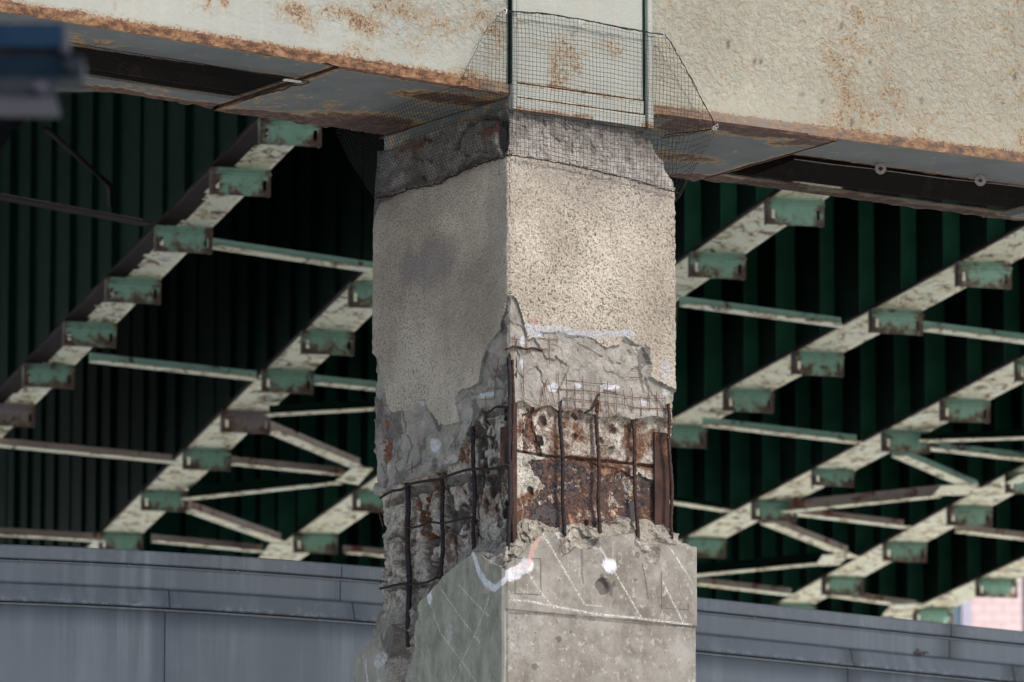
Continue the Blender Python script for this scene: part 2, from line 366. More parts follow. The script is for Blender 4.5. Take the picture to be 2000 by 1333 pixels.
CORE_R = [(900, 800), (1003, 797), (1020, 790), (1045, 800), (1075, 795), (1085, 802), (1110, 806), (1125, 800), (1150, 812), (1168, 817), (1200, 812), (1225, 821), (1260, 816), (1280, 818), (1300, 822), (1420, 835), (1420, 1100), (900, 1100)]
PLATE_R = [(1060, 893), (1110, 900), (1165, 905), (1215, 925), (1288, 935), (1292, 1020), (1200, 1040), (1075, 1040), (1018, 1040), (1018, 985), (1045, 975), (1062, 950), (1045, 925), (1030, 905)]
PLATE_R2 = [(1022, 808), (1045, 800), (1040, 830), (1046, 860), (1060, 885), (1022, 880)]
RUBTOP_R = [(940, 1048), (1000, 1048), (1008, 1022), (1024, 1012), (1060, 1020), (1078, 1030), (1100, 1028), (1130, 1020), (1170, 1032), (1190, 1018), (1205, 1026), (1225, 1008), (1248, 1020), (1270, 1010), (1300, 1022), (1325, 1035), (1362, 1066), (1450, 1110)]
CAS_R = [(950, 1098), (990, 1100), (1012, 1087), (1030, 1068), (1062, 1038), (1085, 1045), (1098, 1060), (1096, 1086), (1110, 1080), (1125, 1068), (1150, 1073), (1162, 1066), (1170, 1050), (1195, 1046), (1238, 1042), (1243, 1070), (1254, 1082), (1264, 1100), (1280, 1104), (1290, 1088), (1292, 1062), (1330, 1062), (1362, 1071), (1450, 1100), (1450, 1460), (950, 1460)]
DMG_L = [(690, 685), (726, 690), (736, 702), (743, 735), (750, 770), (757, 800), (768, 807), (785, 803), (800, 800), (812, 790), (825, 783), (832, 795), (845, 812), (862, 830), (880, 834), (897, 827), (892, 800), (890, 775), (900, 762), (920, 757), (935, 750), (940, 705), (955, 672), (975, 645), (984, 610), (990, 578), (1060, 576), (1060, 1460), (690, 1460)]
CORE_L = [(903, 875), (925, 830), (945, 806), (965, 800), (1060, 795), (1060, 1110), (925, 1085), (865, 1125), (815, 1180), (808, 1240), (790, 1460), (740, 1460), (762, 1225), (700, 1290), (680, 1200), (690, 1130), (700, 985), (735, 975), (752, 960), (790, 945), (850, 925), (905, 900)]
RUBTOP_L = [(650, 1225), (722, 1200), (760, 1190), (800, 1165), (840, 1130), (870, 1105), (905, 1075), (930, 1060), (1000, 1050), (1060, 1050)]
CAS_L = [(923, 1076), (935, 1080), (948, 1092), (970, 1104), (988, 1112), (1060, 1112), (1060, 1480), (770, 1480), (786, 1333), (800, 1290), (806, 1260), (803, 1235), (812, 1200), (815, 1178), (832, 1160), (849, 1143), (867, 1123), (900, 1098), (916, 1085)]
CAS_L2 = [(763, 1217), (740, 1237), (723, 1251), (706, 1266), (691, 1281), (640, 1310), (640, 1480), (752, 1480), (766, 1333), (757, 1295), (764, 1260), (768, 1235)]
MOR_L = [(640, 430), (728, 386), (742, 390), (760, 382), (800, 368), (850, 358), (880, 345), (920, 325), (960, 312), (985, 308), (1002, 303), (1060, 300)]
MOR_R = [(940, 300), (1002, 300), (1100, 315), (1200, 340), (1320, 372), (1420, 395)]
def paint(wob2, P, conv, A, T, Z, wob):
    """blobs and strokes of dirt, painted shade, rust, spray and chalk; A is the dict of attribute arrays"""
    sx = .832 if conv is aR else .555
    for it in P:
        if it[0] == 'b':
            _, nm, x, y, rx, ry, am = it
            c = conv((x, y), -.03 if y > 1060 else .02); u = (T-c[0])/(rx/(395*sx)); v = (Z-c[1])/(ry/395)
            spr = nm in ('spray', 'pink', 'tint'); d = np.sqrt(u*u+v*v)+(wob*.6 if spr else wob*.35+wob2*.8)
            A[nm] = np.maximum(A[nm], am*sst(1.35 if spr else 1.15, .45 if spr else .75, d))
        else:
            _, nm, pts, wd, am = it
            q = [conv(p, -.067 if p[1] > 1040 else .03) for p in pts]
            for i in range(len(q)-1):
                d = segd(T, Z, q[i], q[i+1])+wob*wd/395*.35
                A[nm] = np.maximum(A[nm], am*sst(wd/395*1.0, wd/395*.4, d))
PR = [('l', 'spray', [(1030, 640), (1040, 655), (1065, 645), (1120, 652), (1165, 655), (1222, 652)], 11, .95), ('b', 'pink', 1042, 628, 14, 12, .9), ('b', 'spray', 1040, 640, 11, 11, .9),
      ('b', 'pink', 1140, 645, 30, 8, .7), ('b', 'spray', 1292, 722, 13, 20, 1), ('b', 'pink', 1295, 715, 10, 14, .6), ('b', 'spray', 1019, 712, 7, 16, .95), ('b', 'spray', 1022, 668, 7, 11, .9),
      ('b', 'spray', 1078, 757, 11, 10, .95), ('b', 'spray', 1128, 752, 9, 9, 1), ('b', 'spray', 1190, 755, 20, 7, 1), ('b', 'spray', 1253, 785, 16, 11, .75), ('b', 'spray', 1300, 770, 11, 15, .7),
      ('b', 'spray', 1180, 1108, 14, 16, 1.0), ('l', 'spray', [(985, 1128), (1010, 1118), (1030, 1105)], 19, .95), ('l', 'pink', [(1032, 1105), (1040, 1075), (1052, 1050)], 7, 1.0),
      ('l', 'pink', [(1000, 1112), (1020, 1108)], 6, .8), ('b', 'spray', 1088, 1045, 6, 11, .85), ('b', 'spray', 1262, 1068, 8, 10, .7), ('b', 'spray', 1237, 955, 5, 10, .9),
      ('b', 'spray', 1352, 1152, 11, 15, .55),
      ('b', 'dark', 1176, 1147, 13, 17, .75),
      ('l', 'chalk', [(1060, 1042), (1140, 1178)], 2.31, 1), ('l', 'chalk', [(1170, 1066), (1252, 1206)], 2.2, 1), ('l', 'chalk', [(1309, 1070), (1350, 1134)], 2.2, 1),
      ('l', 'chalk', [(1294, 1136), (1334, 1215)], 2.2, .95), ('l', 'chalk', [(1034, 1122), (1062, 1165), (1083, 1188)], 1.93, .9),
      ('l', 'chalk', [(999, 1172), (1030, 1174), (1080, 1184), (1160, 1199), (1250, 1208), (1352, 1221)], 2.75, 1), ('l', 'chalk', [(1140, 1182), (1175, 1184)], 1.65, .6),
      ('l', 'chalk', [(1197, 1060), (1197, 1100)], 1.32, .7), ('l', 'chalk', [(1132, 1090), (1132, 1128)], 1.32, .6), ('l', 'chalk', [(1110, 1080), (1110, 1118)], 1.32, .6), ('l', 'chalk', [(1031, 1135), (1031, 1160)], 1.21, .6),
      ('l', 'dark', [(1006, 1092), (1006, 1160), (1056, 1162), (1056, 1092), (1010, 1090)], 2.2, .6), ('l', 'dark', [(1292, 1118), (1292, 1188), (1344, 1192), (1344, 1170)], 2.2, .6),
      ('l', 'dark', [(1136, 1075), (1137, 1120), (1140, 1140)], 4, .5), ('l', 'dark', [(1254, 1100), (1260, 1130), (1266, 1170)], 1.8, .8),
      ('l', 'dark', [(995, 1197), (1060, 1199), (1160, 1210), (1260, 1219), (1356, 1224)], 4, .5), ('b', 'dark', 1010, 1240, 14, 60, .25),  # first stroke paints the shadow under the casing ledge
      ('b', 'dark', 1088, 1250, 4, 5, .9), ('b', 'dark', 1045, 1304, 4, 5, .9), ('b', 'dark', 1111, 1236, 2.5, 4, .9), ('b', 'dark', 1229, 1135, 3, 4, .9), ('b', 'dark', 1232, 1086, 4, 6, .8), ('b', 'dark', 1352, 1085, 2.5, 5, .9),
      ('l', 'dark', [(1003, 878), (1070, 890), (1110, 893), (1180, 900), (1240, 905), (1290, 912)], 4.5, .9),
      ('l', 'dark', [(1098, 800), (1101, 1020)], 5, .45), ('l', 'dark', [(1158, 810), (1163, 1020)], 6, .45), ('l', 'dark', [(1232, 825), (1238, 1040)], 4, .4),  # shadows beside the right-face bars, painted as dark strokes
      ('b', 'dark', 1053, 862, 11, 13, .85), ('b', 'dark', 1058, 822, 10, 10, .75), ('b', 'dark', 1127, 812, 8, 8, .8), ('b', 'dark', 1101, 830, 7, 8, .6), ('b', 'dark', 1127, 850, 8, 9, .7), ('b', 'dark', 1206, 838, 7, 9, .8), ('b', 'dark', 1180, 858, 8, 8, .7), ('b', 'dark', 1205, 877, 8, 8, .8), ('b', 'dark', 1243, 842, 5, 6, .8), ('b', 'dark', 1244, 880, 5, 7, .7), ('b', 'dark', 1035, 955, 8, 8, .9),
      ('b', 'rust', 1140, 850, 120, 60, .5), ('b', 'rust', 1033, 835, 12, 30, .95), ('b', 'rust', 1215, 910, 70, 14, .8), ('b', 'rust', 1140, 1000, 26, 20, .6), ('l', 'rust', [(1110, 892), (1180, 898), (1285, 912)], 9, .8),
      ('b', 'dark', 1254, 700, 14, 24, .7), ('l', 'dark', [(1240, 690), (1245, 730), (1250, 765)], 6, .85), ('l', 'dark', [(1125, 672), (1150, 685), (1172, 698)], 2.5, .8), ('l', 'dark', [(1255, 740), (1272, 775), (1290, 800)], 8, .6),
      ('l', 'dark', [(1150, 1020), (1165, 1048), (1168, 1066)], 7, .7), ('l', 'dark', [(1240, 1020), (1245, 1060)], 9, .9), ('b', 'dark', 1100, 1068, 9, 18, .6), ('b', 'dark', 1272, 1060, 12, 12, .5),
      ('b', 'tint', 1150, 360, 220, 60, .35)]
PL = [('l', 'spray', [(924, 1082), (936, 1118), (950, 1142), (968, 1150), (986, 1132), (1000, 1118)], 10, .85), ('b', 'spray', 850, 1168, 6, 20, .85), ('b', 'spray', 888, 1238, 7, 21, .55), ('b', 'spray', 965, 1095, 5, 12, .7), ('b', 'pink', 957, 1105, 5, 18, .8), ('b', 'pink', 956, 1156, 8, 6, .9),
      ('b', 'spray', 826, 790, 7, 10, .95), ('b', 'spray', 850, 870, 9, 14, .85), ('b', 'spray', 857, 822, 4, 10, .8), ('b', 'spray', 952, 772, 20, 8, .85), ('b', 'spray', 885, 898, 15, 10, .7), ('b', 'pink', 880, 895, 14, 8, .7), ('b', 'spray', 905, 1000, 8, 18, .7), ('b', 'spray', 900, 1040, 21, 5, .9), ('b', 'spray', 845, 1050, 18, 5, .8),
      ('b', 'spray', 960, 830, 11, 13, .55), ('b', 'spray', 762, 910, 5, 11, .7), ('b', 'spray', 765, 1035, 8, 13, .5), ('b', 'spray', 760, 1285, 18, 23, .6), ('b', 'spray', 820, 1260, 4, 28, .45), ('b', 'pink', 748, 1265, 7, 9, .6), ('b', 'spray', 790, 1300, 7, 20, .5), ('l', 'spray', [(712, 1288), (716, 1333)], 4, .6), ('b', 'spray', 735, 1215, 4, 8, .7), ('b', 'spray', 765, 1115, 4, 11, .5),
      ('l', 'chalk', [(862, 1153), (900, 1208), (937, 1255)], 2.2, 1), ('l', 'chalk', [(895, 1143), (925, 1175), (954, 1203)], 2.2, 1), ('l', 'chalk', [(956, 1166), (930, 1235), (880, 1333)], 1.87, .9), ('l', 'chalk', [(834, 1168), (860, 1238), (900, 1290), (930, 1333)], 1.76, .9),
      ('l', 'chalk', [(706, 1276), (718, 1340)], 1.32, .8), ('l', 'chalk', [(728, 1280), (740, 1340)], 1.32, .7), ('l', 'chalk', [(897, 1153), (890, 1185)], 1.1, .6),
      ('b', 'dark', 776, 1250, 14, 44, .7), ('b', 'dark', 798, 1225, 6, 60, .6), ('b', 'dark', 990, 262, 20, 40, .8), ('b', 'rust', 960, 262, 24, 12, .8), ('b', 'dark', 745, 384, 26, 14, .8), ('b', 'rust', 800, 290, 60, 12, .7), ('l', 'dark', [(801, 955), (803, 1060), (802, 1240)], 8, .9), ('l', 'dark', [(871, 940), (870, 1110)], 6, .7), ('l', 'dark', [(931, 825), (930, 1040)], 6, .7),  # long dark strokes paint shade into the grooves beside the left bars
      ('l', 'rust', [(810, 980), (806, 1120), (804, 1200)], 8, .8), ('b', 'dark', 828, 985, 5, 22, .9), ('b', 'rust', 828, 985, 8, 28, .9),
      ('l', 'dark', [(748, 985), (800, 960), (860, 945), (930, 930), (992, 922)], 14, .75), ('b', 'dark', 955, 935, 40, 12, .6), ('l', 'dark', [(945, 812), (992, 798)], 9, .7),  # long dark strokes paint shade below the stirrups
      ('b', 'dark', 960, 868, 9, 11, .95), ('b', 'dark', 938, 862, 6, 8, .7), ('b', 'dark', 962, 898, 7, 7, .8), ('b', 'dark', 968, 990, 5, 8, .95), ('b', 'dark', 957, 822, 7, 8, .6), ('b', 'dark', 973, 1020, 9, 10, .7),
      ('b', 'dark', 758, 890, 8, 22, .9), ('b', 'rust', 758, 885, 10, 26, .9), ('b', 'rust', 760, 828, 4, 12, .9), ('b', 'dark', 753, 945, 7, 14, .8), ('b', 'dark', 770, 975, 9, 10, .7), ('b', 'dark', 828, 1050, 6, 50, .75), ('b', 'dark', 748, 1146, 30, 8, .9), ('l', 'dark', [(745, 1148), (800, 1142), (855, 1132)], 5, .8), ('l', 'dark', [(748, 1060), (744, 1140)], 6, .6),
      ('l', 'dark', [(797, 800), (799, 850), (806, 870), (801, 905)], 3, .85), ('l', 'dark', [(775, 805), (774, 840)], 2.5, .7), ('l', 'dark', [(915, 850), (925, 825), (930, 800)], 6, .8), ('l', 'dark', [(900, 840), (880, 880)], 3, .5), ('b', 'rust', 905, 890, 10, 16, .7),  ('b', 'dark', 760, 1048, 10, 8, .7),
      ('b', 'tint', 845, 522, 58, 56, 1), ('b', 'tint', 975, 430, 26, 130, .6), ('b', 'tint', 905, 540, 80, 30, .45), ('b', 'tint', 830, 400, 120, 40, .45), ('b', 'spray', 842, 500, 4, 10, .3),  # tall tint beside the corner paints in shading
      ('b', 'dark', 775, 1170, 30, 22, .35), ('b', 'dark', 985, 1050, 16, 22, .55)]
_c = (bL((848, 1300), -.067), )
Hs, Is, Ax, Xs, Ys, Ts = [], [], [], [], [], []
for nm, Ln, n in faces_n:
    t = np.linspace(0, Ln, n)
    if nm == 'L': t = t[::-1]
    T, Z = np.meshgrid(t, Zs)
    sg = {'L': -1, 'R': 1, 'S': 1, 'B': 1}[nm]; S = T*sg+{'L': 0, 'R': 0, 'S': 5, 'B': 9}[nm]
    n1 = fbm(S, Z, 9, 5, 1); n2 = fbm(S, Z, 30, 4, 2); n3 = fbm(S, Z, 3, 3, 3); wob = n1+n2*.5
    Tw = T+.012*n1+.007*n2; Zw = Z+.012*fbm(S, Z, 10, 5, 4)+.007*fbm(S, Z, 34, 3, 5)
    wq = .03*fbm(S, Z, 14, 4, 6); wz = .03*fbm(S, Z, 14, 4, 7)
    ch, ce = chips(S+wq, Z+wz, 14, 1); ch2, ce2 = chips(S+wq, Z+wz, 32, 2); ch3, ce3 = chips(S+wq*2, Z+wz*2, 6, 3)
    H = .0015*n3; I = np.zeros(T.shape, int)
    A = {k: np.zeros(T.shape) for k in ('dark', 'rust', 'spray', 'pink', 'chalk', 'tint', 'left_mask', 'pale')}
    if nm in 'RL':
        cv = aR if nm == 'R' else bL
        PG = lambda P, h: [cv(p, h) for p in P]
        dm = inpoly(Tw, Zw, PG(DMG_R if nm == 'R' else DMG_L, 0))
        kq = .05 if nm == 'L' else .012
        co = inpoly(Tw+kq*fbm(S, Z, 6, 4, 26), Zw+kq*fbm(S, Z, 6, 4, 27), PG(CORE_R if nm == 'R' else CORE_L, .045)) & dm
        pl = np.zeros(T.shape, bool)
        if nm == 'R': Tp = Tw+.018*fbm(S, Z, 20, 5, 16)+.01*n2; Zp = Zw+.022*fbm(S, Z, 20, 5, 17)+.01*n2; pl = (inpoly(Tp, Zp, PG(PLATE_R, .05)) | inpoly(Tp, Zp, PG(PLATE_R2, .05))) & dm
        ct = T*0
        cas = inpoly(T+.009*n1+.007*n2, Z+.007*n1+.007*n2, PG(CAS_R if nm == 'R' else CAS_L, -.067))
        if nm == 'L': cas |= inpoly(T+.004*n1, Z+.004*n2, PG(CAS_L2, -.067))
        rt_ = PG(RUBTOP_R if nm == 'R' else RUBTOP_L, .02)
        rx = np.array([p[0] for p in rt_]); rz = np.array([p[1] for p in rt_])
        o_ = np.argsort(rx); zr = np.interp(Tw, rx[o_], rz[o_])
        rub = (Zw < zr) & ~cas
        ml = PG(MOR_R if nm == 'R' else MOR_L, 0); mx = np.array([p[0] for p in ml]); mz = np.array([p[1] for p in ml]); o_ = np.argsort(mx)
        zm = np.interp(T, mx[o_], mz[o_])+(.012*n1+.008*n2)*(1.5 if nm == 'L' else 1.1)
        mor = Z > zm
        zj = None
    else:
        zc = 6.35 if nm == 'S' else 5.78
        dm = Z < 7.5+.1*n3+.03*n1 if nm == 'B' else Z < 7.2+.1*n3; co = Z < 6.95+.05*n1; pl = np.zeros(T.shape, bool); cas = Z < zc+.05*n1; rub = (Z < zc+.1+.04*n1) & ~cas
        mor = Z > 8.1+.02*n1; zm = 8.1
    # stucco grain
    H = H+.0065*vn(S*78, Z*78)*np.where(nm == 'L', .5, 1)
    # mortar collar
    um = np.clip((Z-zm)/.42, 0, 1)
    hm = (-.024 if nm == 'L' else .002)+.016*um+.007*n1*(1.6 if nm == 'L' else .6)+.003*n2
    if nm == 'L':
        hm = hm+.016*ch3+.008*ch*sst(.4, .0, um)
        A['dark'] = np.maximum(A['dark'], mor*(.45*sst(.0, .7, n1+n3)+.5*sst(.10, .0, um)))
        # rounded loose lump beside the corner with a hollow above it
        c = bL((945, 275)); d = np.hypot((T-c[0])/.19, (Z-c[1])/.10); hm = hm-.022*np.sqrt(np.clip(1-d*d, 0, 1))+.045*np.exp(-((d-1.12)/.10)**2)*(Z > c[1]-.02)
        c = bL((985, 262)); d = np.hypot((T-c[0])/.05, (Z-c[1])/.10); hm = hm+.05*sst(1.2, .6, d); 
        A['dark'] = np.maximum(A['dark'], .8*sst(1.3, .7, d))
        c = bL((752, 375)); d = np.hypot((T-c[0])/.10, (Z-c[1])/.05)+wob*.3; hm = hm-.03*sst(1.2, .4, d)+.01*ch
    if nm == 'R': hm = hm+.006*ch2+.008*ch+.004*n2
    A['pale'] = np.where(mor, sst(.62, .0, um)*(1.0 if nm == 'R' else .25), 0)
    H = np.where(mor, hm, H); I[mor] = 1
    # worn round shoulders at the head
    yR = 1.0
    if nm == 'R': H = H+(.085*sst(8.16, 8.50, Z)**1.3)*sst(.70, 1.03, T)
    if nm == 'S': H = H+(.085*sst(8.16, 8.50, Z)**1.3)
    if nm == 'L': H = H+.07*sst(8.10, 8.42, Z)*sst(.85, 1.25, T)
    # spalled concrete
    hs = .016+.008*ch3+.006*ch+.006*n1+.003*n2
    if nm == 'L': hs = .017+.012*ch3+.008*ch+.005*n1+.002*n2
    H = np.where(dm, np.maximum(hs, .006), H); I[dm] = 2
    hc = .050+.010*ch+.009*ch2+.008*n1+.003*n2
    if nm == 'L': hc = .044+.014*ch+.008*ch2+.010*n1
    if nm == 'R': hc = hc*.0+.048+.004*ch+.006*ch2+.005*n1+.002*n2
    H = np.where(co, hc, H); I[co] = 3
    hp = .055+.004*np.round(n3*2+n1)*1.0+.001*n2
    H = np.where(pl, hp, H); I[pl] = 4
    if nm in 'RL':
        u = np.clip((zr-Z)/(.17 if nm == 'R' else .10), 0, 1)
        hr = lerp(.045, -.045, u)+.020*ch+.010*ch2+.006*n2
        if nm == 'L': # deep broken pocket between the two casing pieces
            hr = lerp(.040, .006, u)+.014*ch+.008*ch2+.006*n2-np.where(T < .35, .045*u, 0)
    else: hr = -.01+.02*ch+.01*ch2
    H = np.where(rub, np.maximum(hr, -.060), H); I[rub] = 6
    hcas = -.067+.0012*n1
    if nm == 'R':
        j = [aR(p, -.067) for p in [(950, 1187), (1000, 1190), (1175, 1206), (1355, 1224), (1400, 1228)]]
        zj = np.interp(T, [p[0] for p in j], [p[1] for p in j])+.003*n1
        hcas = hcas+np.where(Z < zj, .007, 0)
    if nm == 'L':
        q = bL((917, 1333), -.067)[0]; hcas = hcas+np.where(T > q, .004, 0)     # formwork board joint
        q2 = bL((828, 1333), -.067)[0]
        sc_ = inpoly(Tw, Zw, PG([(806, 1200), (845, 1185), (838, 1250), (826, 1300), (815, 1345), (780, 1345), (795, 1290)], -.067))
        hcas = hcas+np.where(sc_, .006+.003*ch2, 0)
    H = np.where(cas, hcas, H); I[cas] = 5
    if nm in 'RL':
        paint(fbm(S, Z, 45, 3, 9), PR if nm == 'R' else PL, cv, A, T, Z, wob)
        # on the exposed core only, pits sink under the shade painted dark in them
        H = H+np.where((I == 3) | (I == 4), .028*sst(.35, .9, A['dark']), 0)
        if nm == 'R':
            c = aR((1176, 1147), -.067); d = np.hypot((T-c[0])/.036, (Z-c[1])/.043)+.15*n2; H = H+np.where(cas, .02*sst(1.1, .7, d), 0)
            A['tint'] = np.maximum(A['tint'], 0)
        if nm == 'L': A['left_mask'] = np.where(T < bL((806, 1300), -.067)[0], .62, .3)*np.ones(T.shape)  # left face: greener casing tone, softer stucco pits
    # dark and rust tones in the cavities, patches and chip edges of the broken zone
    if nm == 'L':
        A['dark'] = np.maximum(A['dark'], np.where(I == 2, .55*sst(.0, .35, fbm(S, Z, 8, 5, 18)), 0))
        cav = fbm(S*2.2, Z, 7, 4, 12)+.5*n2; A['dark'] = np.maximum(A['dark'], np.where(I == 3, sst(.12, .34, cav), 0)); H = H+np.where(I == 3, .06*sst(.12, .40, cav), 0)
        cav = fbm(S, Z*1.5, 9, 4, 14); A['rust'] = np.maximum(A['rust'], np.where(I == 3, .55*sst(.1, .4, cav), 0))
    if nm == 'R':
        A['rust'] = np.maximum(A['rust'], np.where(I == 3, .75*sst(-.08, .35, fbm(S, Z, 8, 4, 15)), 0))
    A['dark'] = np.maximum(A['dark'], np.where((I == 3) | (I == 6), sst(.10, .02, ce)*.35, 0))
    
    # broken stone slopes up to the edge of the piece that survived instead of ending in a cliff
    def blur(a, ky, kx):
        r = np.zeros_like(a); p = np.pad(a, ((ky, ky), (kx, kx)), 'edge')
        for i in range(2*ky+1):
            for j in range(2*kx+1): r += p[i:i+a.shape[0], j:j+a.shape[1]]
        return r/((2*ky+1)*(2*kx+1))
    if nm in 'RL':
        Hb = blur(blur(H, 3, 4), 3, 4); f = .8 if nm == 'L' else .5
        H = np.where(I == 6, lerp(H, Hb, f)+.006*n2+.005*ch2, H); H = np.where(I == 3, lerp(H, np.minimum(H, Hb), .55), H)
    # real stone chips stand at slightly different distance from the arris
    if nm == 'R': X = lerp(H, W_-H, T/W_); Y = H.copy()
    if nm == 'L': Y = lerp(H, L_-H, T/L_); X = H.copy()
    if nm == 'S': Y = lerp(H, L_-H, T/L_); X = W_-H
    if nm == 'B': X = lerp(W_-H, H, T/W_); Y = L_-H
    c = np.where(I == 5, .024, np.where(I < 2, .014+.004*n1, .012))
    if nm in 'LR':
        if nm == 'L': d = Y-H
        else: d = X-H
        m = d < c; f1 = (c-d)/2; f2 = (c+d)/2
        if nm == 'L': X = np.where(m, H+f1, X); Y = np.where(m, H+f2, Y)
        else: Y = np.where(m, H+f1, Y); X = np.where(m, H+f2, X)
    c2 = np.where(I == 5, .010, .014)
    if nm == 'R':
        d = (W_-H)-X; m = d < c2; X = np.where(m, W_-H-(c2+d)/2, X); Y = np.where(m, Y+(c2-d)/2, Y)
    if nm == 'S':
        d = Y-H; m = d < c2; Y = np.where(m, H+(c2+d)/2, Y); X = np.where(m, X-(c2-d)/2, X)
    k = slice(0, None) if nm == 'L' else slice(1, None)
    Hs.append(H[:, k]); Is.append(I[:, k]); Ax.append({a: b[:, k] for a, b in A.items()}); Xs.append(X[:, k]); Ys.append(Y[:, k]); Ts.append(Z[:, k])
X = np.hstack(Xs); Y = np.hstack(Ys); Z = np.hstack(Ts); I = np.hstack(Is); AA = {k: np.hstack([a[k] for a in Ax]).ravel() for k in Ax[0]}
nr, nc = X.shape
Z = np.minimum(Z, 8.506+.003*np.sin(X*40))
P3 = O[None]+X.ravel()[:, None]*U+Y.ravel()[:, None]*V+Z.ravel()[:, None]*np.array([0, 0, 1.0])
idx = np.arange(nr*nc).reshape(nr, nc); nx = np.roll(idx, -1, axis=1)
Q = np.stack([idx[:-1], nx[:-1], nx[1:], idx[1:]], -1).reshape(-1, 4)
c4 = np.stack([I[:-1], np.roll(I, -1, axis=1)[:-1], np.roll(I, -1, axis=1)[1:], I[1:]], -1); QI = c4[..., 0].copy()
a5 = (c4 == 5); QI = np.where(a5.any(-1) & ~a5.all(-1), 6, QI); a0 = (c4 == 0); QI = np.where(a0.any(-1) & ~a0.all(-1) & (QI != 6), c4.max(-1), QI); QI = QI.ravel()
for k, (nm, mt) in enumerate([('stucco_coat', 'stucco'), ('mortar_collar', 'mortar'), ('broken_concrete', 'spall'), ('exposed_core', 'core'), ('rusted_plate', 'plate'), ('concrete_casing', 'casing'), ('fractured_edge', 'rub')]):
    q = Q[QI == k]
    if not len(q): continue
    u_, inv = np.unique(q, return_inverse=True)
    ob = mk(nm, P3[u_], inv.reshape(-1, 4), MT[mt], pier, smooth=True, attrs={a: b[u_] for a, b in AA.items()})
# steel angles buried at the corners
def wl(p): return W3(*p)
for a0, a1, b0, b1, y0, y1 in [(.022, .070, .022, .120, 690, 1075), (.925, .985, .028, .05, 812, 1060)]:
    z1 = onR(1000, y0, .03)[2]; z0 = onR(1000, y1, .03)[2]; m = MB()
    if a0 < .5:
        m.box(W3, .026, a1, .024, .036, z0, z1); m.box(W3, .024, .036, .038, .105, onL(980, 915)[2], onL(980, 832)[2])
    else:
        m.box(W3, a0-.022, .992, .030, .042, z0, z1-.004); m.box(W3, .980, .992, .044, .13, z0, z1-.02)
    m.build('steel_angle', MT['brown'], pier)
def bar(name, pts, r, mt, jit=.0015, n=8, seg=10):
    q = []
    for i in range(len(pts)-1):
        for k in range(seg):
            f = k/seg; q.append(np.array(pts[i])*(1-f)+np.array(pts[i+1])*f)
    q.append(np.array(pts[-1])); sd_ = random.uniform(0, 9); q = [p+np.array([random.uniform(-jit, jit)+.0055*math.sin(i*4.0/seg+sd_+k) for k in range(3)]) for i, p in enumerate(q)]
    m = MB(); m.tube([wl(p) for p in q], r, n, rj=.07); return m.build(name, MT[mt], pier, smooth=True)
R_ = lambda x, y, h=.012: onR(x, y, h)
L_p = lambda x, y, h=.012: onL(x, y, h)
bar('rebar', [R_(1093, 775, .03), R_(1096, 850), R_(1100, 950), R_(1101, 1045, .02)], .0095, 'rebar', seg=22)
bar('rebar', [R_(1165, 780, .03), R_(1167, 850), R_(1170, 950), R_(1171, 1050, .02)], .0098, 'redbar', seg=22)
bar('rebar', [R_(1235, 790, .03), R_(1238, 850), R_(1241, 950), R_(1246, 1085, .0)], .0095, 'redbar', seg=22)
bar('rebar', [R_(1305, 790, -.012), R_(1307, 850, -.014), R_(1311, 950, -.014), R_(1313, 1058, -.01)], .0088, 'redbar', seg=22)
bar('rebar', [R_(994.5, 700, .006), R_(995, 800, .0), R_(995, 950, .0), R_(994, 1085, .0)], .0105, 'rebar', seg=22)
bar('rebar', [R_(1001.5, 705, .008), R_(1002, 850, .004), R_(1002, 1070, .01)], .0075, 'redbar', seg=22)
bar('rebar', [L_p(922, 815, .03), L_p(925, 880), L_p(926, 980), L_p(926, 1075, .02)], .0105, 'rebar', seg=22)
bar('rebar', [L_p(862, 935, .02), L_p(865, 1000), L_p(863, 1080), L_p(863, 1130, .0)], .011, 'rebar', seg=22)
bar('rebar', [L_p(795, 945, .02), L_p(797, 1040), L_p(798, 1150), L_p(799, 1265, .0)], .0135, 'rebar', seg=22)
bar('stirrup', [L_p(742, 972, 0), L_p(775, 958, -.006), L_p(800, 948, -.008), L_p(855, 934, -.010), L_p(925, 918, -.012), L_p(990, 910, -.010), (.0, .0, onL(991, 909)[2])], .0068, 'rebar', seg=4)
bar('stirrup', [L_p(795, 1031, -.006), L_p(830, 1024, -.008), L_p(865, 1020, -.01), L_p(925, 1013, -.008)], .0055, 'rebar', seg=4)
bar('stirrup', [L_p(741, 1148, .0), L_p(800, 1142, -.006), L_p(850, 1132, .0), L_p(862, 1128, .01)], .0055, 'rebar', seg=4)
bar('stirrup', [L_p(945, 806, .01), L_p(970, 798, -.002), L_p(994, 792, -.006)], .006, 'rebar', seg=4)
bar('stirrup', [R_(985, 681, .0), R_(1010, 679, .0), R_(1035, 681, .0), R_(1058, 684, .012)], .0055, 'redbar', seg=4)
bar('stirrup', [R_(1143, 808, .01), R_(1165, 785, .0), R_(1170, 768, .0)], .0062, 'redbar', seg=3)
